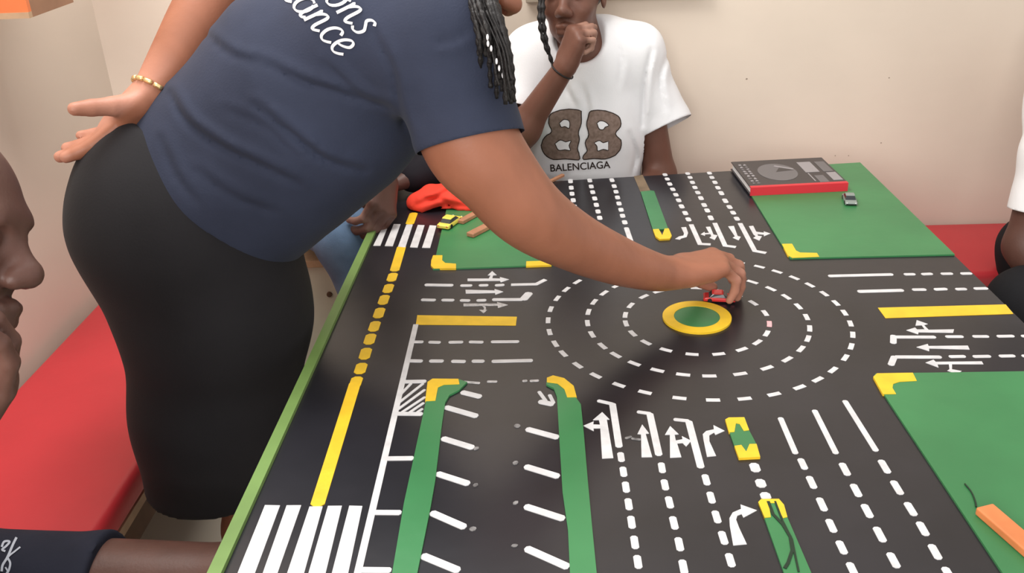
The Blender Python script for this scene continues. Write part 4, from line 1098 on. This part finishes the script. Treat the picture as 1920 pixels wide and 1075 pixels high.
# hair cap and one long braid
B = Body(k=0.02)
B.ell(hd2 + EY*0.042 + EZ*0.018, V3(0.088, 0.10, 0.085), (EX, EZ, EY))
skin_obj('hair', [B.mesh(0.006)], M_hair, p2)
for dx, ex, ey_ in ((0, 0, 0), (-6, -8, -40)):
    braid('braid', [at(1020+dx, -30, 2.36), at(1018+dx, 30, 2.33), at(1026+dx+ex*0.5, 85+ey_*0.5, 2.32), at(1042+dx+ex, 142+ey_, 2.315)], 0.0075, M_hair, p2)
# thin dark band on the wrist
bc = h2l + (e2l-h2l)*0.05; bd = unit(e2l-h2l); e1 = unit(np.cross(bd, EZ)); e2 = np.cross(bd, e1)
v, f = tube_geo([bc + (e1*math.cos(a)*1.06 + e2*math.sin(a))*0.0285 for a in np.linspace(0, 2*math.pi, 25)], 0.0022, 6)
adopt(mesh_obj('wristband', v, f, M_hair, smooth=True), p2)
# chest print: two facing letters with dark outline, holes, and the name below
zz = lambda L: [(900 + x/2.985, y/2.985) for x, y in L]
def wob(L, amp=1.2, n=4, seed=1):
    P = smooth_path([np.array(p) for p in L] + [np.array(L[0])], n)[:-1]
    r = random.Random(seed)
    return [(p[0] + r.uniform(-amp, amp)*0.4, p[1] + r.uniform(-amp, amp)*0.4) for p in P]
def grow(L, d):
    n = len(L); a = sum(L[i][0]*L[(i+1) % n][1]-L[(i+1) % n][0]*L[i][1] for i in range(n)); sg = 1 if a > 0 else -1
    out = []
    for i in range(n):
        t = unit(np.array(L[(i+1) % n]) - np.array(L[i-1])); out.append((L[i][0] + sg*t[1]*d, L[i][1] - sg*t[0]*d))
    return out
RB = zz([(607,645),(622,622),(680,618),(745,634),(782,662),(786,708),(757,750),(788,785),(788,828),(758,868),(700,890),(640,888),(580,893),(580,868),(600,845),(588,800),(608,755),(598,700)])
LB = zz([(568,622),(520,612),(450,618),(395,640),(385,690),(402,738),(362,768),(343,815),(360,862),(410,893),(480,890),(552,895),(556,870),(545,830),(556,780),(550,740),(566,690)])
HO = [zz(h) for h in ([(655,690),(672,678),(698,682),(720,702),(700,712),(690,725),(668,722)], [(640,800),(668,788),(690,800),(720,792),(708,820),(718,842),(690,836),(660,845),(655,820)],
      [(445,690),(470,670),(500,680),(498,718),(475,708),(455,712)], [(420,805),(450,785),(480,795),(508,788),(498,815),(505,842),(475,838),(440,840)])]
M_bb = mat('brown_logo_print', (0.165, 0.115, 0.090), 0.7, 0.2, col2=(0.25, 0.18, 0.15), vscale=110)
M_bbd = mat('dark_logo_outline', (0.035, 0.022, 0.018), 0.7, 0.2)
for i, L in enumerate((RB, LB)):
    print_on('logo_outline', tee, (), [tess(grow(wob(L, 1.0, 3, i), 1.0))], M_bbd, 0.003)
    print_on('logo_letter', tee, (), [tess(grow(wob(L, 1.0, 3, i), -0.9))], M_bb, 0.0042)
for h in HO:
    print_on('logo_hole_outline', tee, (), [tess(grow(wob(h, 0.4, 3, 7), 1.0), 1)], M_bbd, 0.0052)
    print_on('logo_hole', tee, (), [tess(grow(wob(h, 0.4, 3, 7), -0.6), 1)], M_tee, 0.0062)
def text_fill(txt, size, origin, ang, spacing=1.0):
    cu = bpy.data.curves.new('print_text', 'FONT'); cu.body = txt; cu.size = 1.0; cu.space_character = spacing; cu.offset = 0.012
    o = bpy.data.objects.new('print_text', cu); C.objects.link(o)
    dg = bpy.context.evaluated_depsgraph_get(); me = o.evaluated_get(dg).to_mesh()
    c, s = math.cos(ang), math.sin(ang); W = max(v.co.x for v in me.vertices)
    k = size/W
    tv = [(origin[0] + (v.co.x*c)*k - v.co.y*k*s*-1*0 + v.co.y*k*s, origin[1] + v.co.x*k*s - v.co.y*k*c) for v in me.vertices]
    tf = [tuple(p.vertices) for p in me.polygons]
    o.evaluated_get(dg).to_mesh_clear(); bpy.data.objects.remove(o); bpy.data.curves.remove(cu)
    return tv, tf
print_on('shirt_lettering', tee, (), [text_fill('BALENCIAGA', 114, (1031, 322), math.radians(-3.5))], M_bbd, 0.003)
# ------------------------------------------------------------------ the near person at the left edge, hand at the mouth
M_short = mat('navy_shorts_cloth', (0.016, 0.017, 0.028), 0.85, 0.2, var=0.15, vscale=10, bump=0.06, bscale=250)
p3 = empty('person', (-0.95, 0.78, 0))
tag(p3, 'seated person in dark clothes at the left edge, face in profile, hand at the mouth', 'person')
f3 = unit(EX*0.985 - EY*0.14 + EZ*0.08); u3 = unit(EY*0.98 + EX*0.14)
hc3 = at(-140, 434, 0.82)
B = Body(k=0.014)
head(B, hc3, f3, u3, 0.95, nose=1.0, lips=1.15)
nb3 = hc3 + V3(-0.11, -0.02, -0.17)
B.cone(nb3, hc3 - u3*0.03 - f3*0.03, 0.062, 0.056, k=0.02)
head3 = B.mesh(0.0030)
B = Body(k=0.025)
sh3, el3, wr3 = V3(-0.86, 0.68, 0.98), V3(-0.66, 0.66, 0.80), at(-62, 800, 0.76)
arm(B, sh3, el3, wr3, (0.050, 0.042, 0.040, 0.027))
h3 = hand(B, wr3, unit(at(14, 690, 0.76) - wr3), unit(-EX*0.92 - EY*0.55 + EZ*0.12), 1, 0.98, curl=((14, 26, 22), (18, 30, 24), (24, 34, 26), (30, 38, 28)), spread=2, thumb=(22, 30, 4, 4))
arm3 = B.mesh(0.0032)
B = Body(k=0.05)
pv3 = V3(-1.0, 0.95, 0.56); ch3 = V3(-0.89, 0.86, 0.90)
B.cone(pv3, ch3, 0.115, 0.125, k=0.06); B.cone(ch3, nb3, 0.12, 0.06, k=0.06)
shl3 = V3(-0.88, 1.02, 0.98)
B.cone(sh3, shl3, 0.05, 0.05, k=0.04)
ell3, wrl3 = V3(-0.99, 1.08, 0.74), V3(-0.84, 0.90, 0.66)
arm(B, shl3, ell3, wrl3, (0.050, 0.042, 0.040, 0.027))
hand(B, wrl3, V3(0.7, -0.5, -0.1), V3(0, 0, -1), -1, 1.0, curl=((15, 20, 12),)*4)
kn3 = V3(-0.50, 1.085, 0.525)
leg(B, (-1.0, 1.075, 0.54), kn3, (-0.54, 1.09, 0.09), (1, 0.4, 0), r=(0.085, 0.066, 0.052, 0.036))
leg(B, (-1.0, 0.82, 0.53), (-0.56, 0.78, 0.515), (-0.60, 0.78, 0.09), (1, 0, 0), r=(0.085, 0.066, 0.052, 0.036))
tr3 = B.mesh(0.0065)
def lip_tone(P):
    t = palm_tone(h3)(P)
    return np.maximum(t, 0)
skin_obj('body', [head3, arm3, tr3], SK3, p3, lip_tone)
B = Body(k=0.02)
B.ell(hc3 + u3*0.043 - f3*0.035, V3(0.092, 0.080, 0.083), (f3, np.cross(f3, u3), u3))
skin_obj('hair', [B.mesh(0.0055, wrinkle=folds(2, 0.002, 160, 6))], M_hair, p3)
B = Body(k=0.05)
B.cone(pv3, ch3, 0.135, 0.142, k=0.06); B.cone(ch3, nb3 - V3(0, 0, 0.05), 0.135, 0.075, k=0.06); B.cone(sh3, shl3, 0.062, 0.062, k=0.05)
B.cone(sh3, sh3 + (el3-sh3)*0.6, 0.062, 0.060, k=0.04); B.cone(shl3, shl3 + (ell3-shl3)*0.6, 0.062, 0.060, k=0.04)
skin_obj('shirt', [B.mesh(0.009)], M_short, p3)
B = Body(k=0.05)
hp = V3(-1.0, 1.075, 0.54); e3 = hp + (kn3-hp)*0.585
B.cone(hp, e3, 0.094, 0.083, k=0.04); B.cone(e3, e3+(kn3-hp)*0.12, 0.083, 0.080, k=0.02)
hp2 = V3(-1.0, 0.82, 0.53); kk = V3(-0.56, 0.78, 0.515)
B.cone(hp2, hp2 + (kk-hp2)*0.7, 0.094, 0.084, k=0.04)
B.cone(hp, hp2, 0.10, 0.10, k=0.05)
B.cut(e3, unit(kn3-hp))
skv = B.mesh(0.0055, wrinkle=folds(6, 0.004, 30, 5))
shorts = skin_obj('shorts', [skv], M_short, p3)
M_scr = mat('white_shorts_print', (0.42, 0.44, 0.50), 0.7, 0.2)
def sp(L, w): return (smooth_path([np.array(q, float) for q in L], 5), w)
print_on('shorts_print', shorts, [sp([(3, 1026), (8, 1016), (18, 1016), (12, 1024), (4, 1031), (10, 1034)], 4), sp([(31, 1008), (24, 1022), (14, 1045), (5, 1060), (3, 1072)], 4.5),
         sp([(38, 1026), (28, 1034), (16, 1044), (8, 1056)], 3.2), sp([(14, 1046), (19, 1056), (17, 1068), (12, 1078)], 4), sp([(10, 1064), (14, 1072), (8, 1080)], 3)], (), M_scr, 0.002)

# ------------------------------------------------------------------ the person beyond the standing one: hand on the table corner, jeans
M_jean = mat('blue_denim', (0.12, 0.19, 0.30), 0.85, 0.2, var=0.15, vscale=22, bump=0.10, bscale=350)
M_dark = mat('black_sleeve_cloth', (0.014, 0.012, 0.016), 0.85, 0.2, var=0.12, vscale=10, bump=0.06)
p4 = empty('person', (-0.60, 2.46, 0))
tag(p4, 'person in jeans and black sleeves hidden behind the standing one, hand on the table corner', 'person')
B = Body(k=0.03)
sh4, el4, wr4 = V3(-0.66, 2.36, 1.04), V3(-0.53, 2.22, 0.95), at(716, 322, 2.03)
shf4, elf4, wrf4 = V3(-0.40, 2.37, 1.04), at(835, 300, 2.28), at(770, 330, 2.20)
arm(B, sh4, el4, wr4, (0.048, 0.042, 0.038, 0.027))
h4 = hand(B, wr4, unit(at(716, 378, 1.985) - wr4), unit(-EX*0.8 - EY*0.1 + EZ*0.55), 1, 1.12, fat=1.15, curl=((48, 50, 26), (46, 48, 26), (44, 46, 24), (42, 44, 24)), spread=1, thumb=(6, 20, 8, 8))
arm4 = B.mesh(0.0032)
B = Body(k=0.05)
pv4, ch4 = V3(-0.61, 2.48, 0.61), V3(-0.56, 2.42, 0.93)
hc4 = V3(-0.47, 2.33, 1.26); nb4 = V3(-0.52, 2.37, 1.10)
B.cone(pv4, ch4, 0.10, 0.115, k=0.06); B.cone(ch4, nb4, 0.11, 0.06, k=0.06)
B.cone(sh4, shf4, 0.05, 0.05, k=0.04)
arm(B, shf4, elf4, wrf4, (0.048, 0.041, 0.038, 0.027))
hand(B, wrf4, V3(-0.9, -0.3, -0.15), V3(0, 0, -1), -1, 1.0, curl=((15, 20, 12),)*4)
B.cone(nb4, hc4 - V3(0.01, 0, 0.03), 0.056, 0.052, k=0.02)
kn4 = at(650, 445, 2.03)
knf4 = V3(-0.36, 2.10, 0.55)
leg(B, (-0.68, 2.44, 0.60), kn4 - V3(0, 0, 0.01), (-0.36, 1.98, 0.09), (0.5, -1, 0), r=(0.075, 0.055, 0.046, 0.034))
leg(B, (-0.54, 2.44, 0.60), knf4, (-0.30, 2.06, 0.09), (0.4, -1, 0), r=(0.075, 0.055, 0.046, 0.034))
tr4 = B.mesh(0.007)
B = Body(k=0.014); head(B, hc4, V3(0.7, -0.7, -0.45), V3(0.2, -0.2, 1), 0.97); head4 = B.mesh(0.005)
skin_obj('body', [arm4, tr4, head4], SK3, p4, palm_tone(h4))
B = Body(k=0.02); B.ell(hc4 + V3(-0.03, 0.02, 0.05), V3(0.092, 0.092, 0.085)); skin_obj('hair', [B.mesh(0.007)], M_hair, p4)
B = Body(k=0.05)
B.cone(pv4, ch4, 0.118, 0.132, k=0.06); B.cone(ch4, nb4 - V3(0, 0, 0.05), 0.125, 0.07, k=0.06)
B.cone(sh4, shf4, 0.062, 0.062, k=0.05); B.cone(sh4, el4, 0.06, 0.052, k=0.03); B.cone(el4, el4 + (wr4-el4)*0.72, 0.052, 0.042, k=0.03)
B.cone(shf4, elf4, 0.06, 0.052, k=0.03); B.cone(elf4, wrf4 + (elf4-wrf4)*0.1, 0.052, 0.044, k=0.03)
skin_obj('shirt', [B.mesh(0.008, wrinkle=folds(9, 0.005, 30, 5))], M_dark, p4)
B = Body(k=0.05)
B.cone((-0.68, 2.44, 0.605), kn4, 0.088, 0.070, k=0.05); B.cone(kn4, (-0.36, 1.98, 0.12), 0.068, 0.056, k=0.05)
B.cone((-0.54, 2.44, 0.605), knf4, 0.088, 0.068, k=0.05); B.cone(knf4, (-0.30, 2.06, 0.12), 0.066, 0.056, k=0.05)
B.cone((-0.66, 2.48, 0.61), (-0.56, 2.48, 0.61), 0.10, 0.10, k=0.05)
skin_obj('jeans', [B.mesh(0.0065, wrinkle=folds(12, 0.004, 40, 5))], M_jean, p4)
bd = unit(el4 - wr4); bc = wr4 + bd*0.004; e1 = unit(np.cross(bd, EZ)); e2 = np.cross(bd, e1)
v, f = tube_geo([bc + (e1*math.cos(a) + e2*math.sin(a))*0.0315 for a in np.linspace(0, 2*math.pi, 25)], 0.006, 8)
adopt(mesh_obj('wristband', v, f, mat('pink_red_band', (0.62, 0.05, 0.12), 0.5), smooth=True), p4)

# ------------------------------------------------------------------ the person at the right edge
p5 = empty('person', (1.45, 2.15, 0))
tag(p5, 'person in white sleeve and black trousers sitting at the right edge', 'person')
B = Body(k=0.03)
sh5, el5 = at(1972, 290, 2.12), at(1921, 462, 2.08)
wr5 = at(1985, 545, 1.97)
arm(B, sh5, el5, wr5, (0.052, 0.044, 0.042, 0.027))
hand(B, wr5, unit(wr5-el5), V3(0, 0, -1), -1, 1.0, curl=((15, 20, 12),)*4)
x5 = sh5[0]+0.10
pv5, ch5, nb5, hc5 = V3(x5+0.12, 2.2, 0.56), V3(x5+0.05, 2.22, 0.92), V3(x5+0.02, 2.22, 1.12), V3(x5-0.05, 2.2, 1.28)
B.cone(pv5, ch5, 0.115, 0.12, k=0.06); B.cone(ch5, nb5, 0.12, 0.06, k=0.06); B.cone(nb5, hc5, 0.055, 0.05, k=0.03)
sf5 = V3(x5+0.02, 2.42, 1.02)
B.cone(sh5, sf5, 0.05, 0.05, k=0.04); arm(B, sf5, V3(x5+0.16, 2.50, 0.80), V3(x5+0.24, 2.36, 0.70), (0.052, 0.042, 0.04, 0.027))
hand(B, V3(x5+0.24, 2.36, 0.70), V3(-1, -0.3, -0.1), V3(0, 0, -1), 1, 1.0, curl=((15, 20, 12),)*4)
kn5 = at(1925, 572, 1.98)
leg(B, (x5+0.1, 2.1, 0.54), kn5 - V3(0, 0, 0.02), (kn5[0]+0.02, kn5[1], 0.09), (-1, 0, 0), r=(0.08, 0.06, 0.05, 0.034))
leg(B, (x5+0.12, 2.3, 0.54), (kn5[0]+0.16, 2.3, kn5[2]), (kn5[0]+0.18, 2.3, 0.09), (-1, 0, 0), r=(0.08, 0.06, 0.05, 0.034))
b5 = B.mesh(0.006)
B = Body(k=0.014); head(B, hc5, V3(-1, -0.2, -0.2), V3(0, 0, 1), 0.97); h5 = B.mesh(0.006)
skin_obj('body', [b5, h5], SK3, p5, lambda P: np.zeros(len(P)))
B = Body(k=0.02); B.ell(hc5 + V3(0.02, 0, 0.05), V3(0.10, 0.084, 0.085)); skin_obj('hair', [B.mesh(0.009)], M_hair, p5)
B = Body(k=0.05)
B.cone(pv5 + V3(0, 0, 0.03), ch5, 0.135, 0.138, k=0.06); B.cone(ch5, nb5 - V3(0, 0, 0.05), 0.13, 0.07, k=0.06); B.cone(sh5, sf5, 0.064, 0.064, k=0.05)
se5 = sh5 + (el5-sh5)*0.62
B.cone(sh5, se5, 0.064, 0.060, k=0.03); B.cone(sf5, sf5 + (V3(x5+0.16, 2.50, 0.80)-sf5)*0.6, 0.064, 0.062, k=0.03)
v, f = B.mesh(0.006, wrinkle=folds(15, 0.004, 30, 5))
skin_obj('t_shirt', [trim(v, f, se5, unit(el5-sh5), lambda v: np.linalg.norm(v-se5, axis=1) > 0.11)], M_tee, p5)
B = Body(k=0.05)
B.cone((x5+0.1, 2.1, 0.55), kn5, 0.098, 0.080, k=0.05); B.cone(kn5, (kn5[0]+0.02, kn5[1], 0.12), 0.078, 0.06, k=0.05)
B.cone((x5+0.12, 2.3, 0.55), (kn5[0]+0.16, 2.3, kn5[2]), 0.098, 0.080, k=0.05); B.cone((kn5[0]+0.16, 2.3, kn5[2]), (kn5[0]+0.18, 2.3, 0.12), 0.078, 0.06, k=0.05)
B.cone((x5+0.12, 2.12, 0.56), (x5+0.12, 2.3, 0.56), 0.11, 0.11, k=0.05)
skin_obj('trousers', [B.mesh(0.009)], M_black, p5)
# ------------------------------------------------------------------ things lying on the table
ZG = TZ + PH + 0.0002
# book
bk = empty('hardback_book', (0.572, 2.235, ZG))
tag(bk, 'black covered hardback book with red spine lying on the green corner panel', 'book')
M_cov = mat('black_book_cover', (0.035, 0.030, 0.033), 0.35, 0.45, var=0.1, vscale=12)
M_pag = mat('book_page_edges', (0.72, 0.70, 0.69), 0.8, 0.2, var=0.05, vscale=60)
M_spi = mat('red_book_spine', (0.62, 0.03, 0.045), 0.4, 0.4)
M_cg = mat('grey_cover_print', (0.14, 0.13, 0.135), 0.4, 0.4)
M_cl = mat('pale_cover_print', (0.30, 0.28, 0.29), 0.4, 0.4)
bu = unit(V3(0.232, 0.016, 0)); bv_ = V3(-bu[1], bu[0], 0); b0 = V3(0.457, 2.126, ZG)
def bkbox(name, u0, u1, v0, v1, z0, z1, m):
    vv, ff = box_geo((u0, v0, z0), (u1, v1, z1)); vv = [b0 + bu*p[0] + bv_*p[1] + V3(0, 0, p[2]) for p in vv]
    return adopt(mesh_obj(name, vv, ff, m), bk)
BT = 0.0205; BW, BL = 0.232, 0.192
bkbox('back_cover', 0, BW, 0.001, BL, 0, 0.0022, M_cov)
bkbox('page_block', 0.004, BW-0.004, 0.003, BL-0.004, 0.0022, BT-0.0022, M_pag)
bkbox('front_cover', 0, BW, 0.001, BL, BT-0.0022, BT, M_cov)
bkbox('spine', -0.0003, BW+0.0003, -0.0022, 0.001, 0, BT+0.0002, M_spi)
bkbox('spine_wrap', -0.0003, BW+0.0003, 0.001, 0.010, BT, BT+0.0004, M_spi)
def bkpoly(name, pts, m, dz=0.0006):
    n = len(pts); vv = [b0 + bu*p[0] + bv_*p[1] + V3(0, 0, BT) for p in pts] + [b0 + bu*p[0] + bv_*p[1] + V3(0, 0, BT+dz) for p in pts]
    ff = [tuple(range(n, 2*n))] + [(i, (i+1) % n, n+(i+1) % n, n+i) for i in range(n)]
    return adopt(mesh_obj(name, vv, ff, m), bk)
bkpoly('cover_disc', [(0.092+0.047*math.cos(2*math.pi*i/40), 0.098+0.062*math.sin(2*math.pi*i/40)) for i in range(40)], M_cg)
bkpoly('cover_hand', [(0.094, 0.140), (0.098, 0.146), (0.137, 0.116), (0.134, 0.110)], M_cl, 0.0010)
bkpoly('cover_wedge', [(0.088, 0.098), (0.104, 0.128), (0.135, 0.106)], M_cov, 0.0008)
for (u0, u1, v0, v1, m) in ((0.158, 0.192, 0.085, 0.162, M_cl), (0.160, 0.163, 0.022, 0.078, M_cl), (0.170, 0.192, 0.012, 0.060, M_cg), (0.205, 0.228, 0.022, 0.078, M_cl), (0.202, 0.226, 0.085, 0.160, M_cg)):
    bkpoly('cover_panel', [(u0, v0), (u1, v0), (u1, v1), (u0, v1)], m)
# blurred title running up the left side of the cover
rr = random.Random(5)
v = 0.022
while v < 0.168:
    h = rr.uniform(0.010, 0.016)
    for st in range(2):
        u0 = 0.010 + 0.012*st
        bkpoly('cover_letter', [(u0+rr.uniform(0, 0.002), v), (u0+0.0085, v+rr.uniform(0, 0.003)), (u0+0.0085-rr.uniform(0, 0.003), v+h*0.8), (u0+rr.uniform(0, 0.003), v+h*0.7)], M_cl if rr.random() < 0.75 else M_cg)
    v += h + 0.004

# toy cars
M_tyre = mat('black_toy_tyre', (0.012, 0.012, 0.012), 0.7, 0.3)
M_glass = mat('dark_toy_window', (0.02, 0.025, 0.028), 0.15, 0.5)
def toy_car(name, label, p, ang, L, body, roof, top=None, zbase=TZ, detail=None):
    W = L*0.44; H = L*0.30
    c = empty(name, p); c.rotation_euler = (0, 0, ang); tag(c, label, 'toy car', 'toy cars on the road table')
    wr = H*0.24
    prof = [(-0.5, 0.16), (-0.5, 0.42), (-0.46, 0.52), (-0.30, 0.57), (0.12, 0.57), (0.30, 0.52), (0.46, 0.42), (0.5, 0.32), (0.5, 0.16)]
    def shell(nm, prof, wfun, m):
        n = len(prof); ys = (-1, -0.92, 0.92, 1); vs = []
        for yi in ys:
            ins = 0.94 if abs(yi) == 1 else 1.0
            for (x, z) in prof: vs.append((x*L*ins, yi*W/2*wfun(z), z*H*(1.0 if abs(yi) < 1 else 0.985)))
        fs = [tuple(range(n-1, -1, -1)), tuple(3*n+i for i in range(n))]
        for j in range(3):
            for i in range(n): fs.append((j*n+i, j*n+(i+1) % n, (j+1)*n+(i+1) % n, (j+1)*n+i))
        o = mesh_obj(nm, vs, fs, m); o.parent = c; return o
    shell('car_body', prof, lambda z: 1.0 if z < 0.5 else 0.94, body)
    shell('cabin', [(-0.34, 0.54), (-0.24, 0.90), (-0.16, 0.97), (0.06, 0.97), (0.12, 0.92), (0.26, 0.54)], lambda z: 0.90 if z < 0.6 else 0.72, M_glass)
    shell('roof', [(-0.24, 0.93), (-0.17, 1.0), (0.07, 1.0), (0.12, 0.93)], lambda z: 0.74, roof)
    for sx in (-0.30, 0.30):
        for sy in (-1, 1):
            v, f = tube_geo([(sx*L, sy*(W/2-0.06*W), wr), (sx*L, sy*(W/2+0.02*W), wr)], wr, 14)
            o = mesh_obj('wheel', v, f, M_tyre, smooth=False); o.parent = c
    for sy in (-1, 1):
        v, f = box_geo((0.485*L, sy*W*0.36-0.06*W, 0.33*H), (0.503*L, sy*W*0.36+0.06*W, 0.43*H)); o = mesh_obj('headlamp', v, f, M_print); o.parent = c
        v, f = box_geo((-0.508*L, sy*W*0.36-0.07*W, 0.34*H), (-0.495*L, sy*W*0.36+0.07*W, 0.44*H)); o = mesh_obj('tail_lamp', v, f, M_spi); o.parent = c
    v, f = box_geo((0.49*L, -0.42*W, 0.18*H), (0.512*L, 0.42*W, 0.27*H)); o = mesh_obj('bumper', v, f, M_tyre); o.parent = c
    return c
M_cy = mat('yellow_toy_enamel', (0.80, 0.66, 0.10), 0.3, 0.5); M_cgy = mat('grey_green_toy_enamel', (0.22, 0.26, 0.24), 0.3, 0.5); M_cr = mat('red_toy_enamel', (0.60, 0.03, 0.03), 0.3, 0.5)
toy_car('toy_car', 'yellow toy car beside the wooden pegs on the far green panel', (-0.247, 1.992, TZ+PH), math.radians(66), 0.070, M_cy, M_cy)
gc = at(1588, 381, 2.07)
toy_car('toy_car', 'grey toy car standing in front of the book', (0.674, 2.072, TZ+PH), math.radians(-98), 0.060, M_cgy, M_cgy)
toy_car('toy_car', 'red toy car held by the reaching hand beside the roundabout hub', (0.298, 1.588, TZ+0.0007), math.radians(-8), 0.058, M_cr, M_cr)

# wooden pegs and sticks
M_peg = mat('brown_peg_wood', (0.42, 0.20, 0.11), 0.5, 0.35, var=0.15, vscale=40)
M_ors = mat('orange_stick_wood', (0.62, 0.20, 0.07), 0.5, 0.35, var=0.1, vscale=30)
def stick(name, a, b, w, h, m, label, z=ZG):
    a, b = np.array(a, float), np.array(b, float); d = unit(b-a); c = (a+b)/2; L = np.linalg.norm(b-a)
    v, f = box_geo((-L/2, -w/2, 0), (L/2, w/2, h), bevel=min(w, h)*0.22)
    o = mesh_obj(name, v, f, m, smooth=False); o.location = (c[0], c[1], z); o.rotation_euler = (0, 0, math.atan2(d[1], d[0]))
    return tag(o, label, 'wooden stick')
stick('wooden_stick', (-0.224, 1.992), (-0.186, 2.052), 0.017, 0.009, M_peg, 'short pale wooden stick touching the yellow toy car')
stick('wooden_stick', (-0.196, 1.912), (-0.150, 1.976), 0.020, 0.010, M_peg, 'wide brown wooden stick under the reaching forearm')
stick('wooden_stick', (0.532, 0.972), (0.588, 0.80), 0.026, 0.012, M_ors, 'orange wooden strip on the near right green panel')
e0 = at(1022, 346, 2.28); 
stick('wooden_stick', atz_(1030, 344), atz_(1056, 331), 0.010, 0.007, M_peg, 'thin wooden stick at the far edge before the white T-shirt', TZ+0.0004)
# thin dark wire curling beside the orange strip
wp = [atz_(1808, 913), atz_(1820, 928), atz_(1827, 945), atz_(1829, 956)]
v, f = tube_geo(smooth_path([V3(p[0], p[1], ZG+0.0012) for p in wp], 6), 0.0011, 6)
tag(mesh_obj('wire', v, f, M_ink, smooth=True), 'thin dark wire curling from the orange wooden strip', 'wire')

# red cloth bag, crumpled
B = Body(k=0.02)
g0 = at(818, 395, 2.07)
bl, br, bt = V3(*atz_(762, 398), TZ), V3(*atz_(905, 398), TZ), None
B.cone(bl + V3(0.022, 0.026, 0.014), br + V3(-0.01, 0.028, 0.014), 0.022, 0.026)
B.cone(bl + V3(0.06, 0.055, 0.018), br + V3(-0.03, 0.06, 0.022), 0.030, 0.036, k=0.03)
B.cone(at(845, 362, 2.12), at(800, 382, 2.10), 0.013, 0.018, k=0.03)
B.cone(at(838, 362, 2.12), at(890, 380, 2.10), 0.013, 0.020, k=0.03)
B.cut((0, 0, TZ+PH+0.0008), (0, 0, -1))
cw = creases([([(780, 385), (815, 372), (850, 352)], 1.0), ([(800, 398), (838, 384), (880, 388)], 1.0), ([(850, 356), (862, 374), (890, 385)], 0.9), ([(790, 372), (830, 376), (850, 392)], 0.7)], 0.007, 4.0)
f1 = folds(21, 0.006, 75, 6)
tag(skin_obj('cloth_bag', [B.mesh(0.0035, wrinkle=lambda P: f1(P) + cw(P), smooth=1)], mat('red_orange_cloth', (0.80, 0.055, 0.030), 0.75, 0.25, var=0.08, vscale=20)), 'crumpled red cloth bag lying on the far left of the table', 'bag')
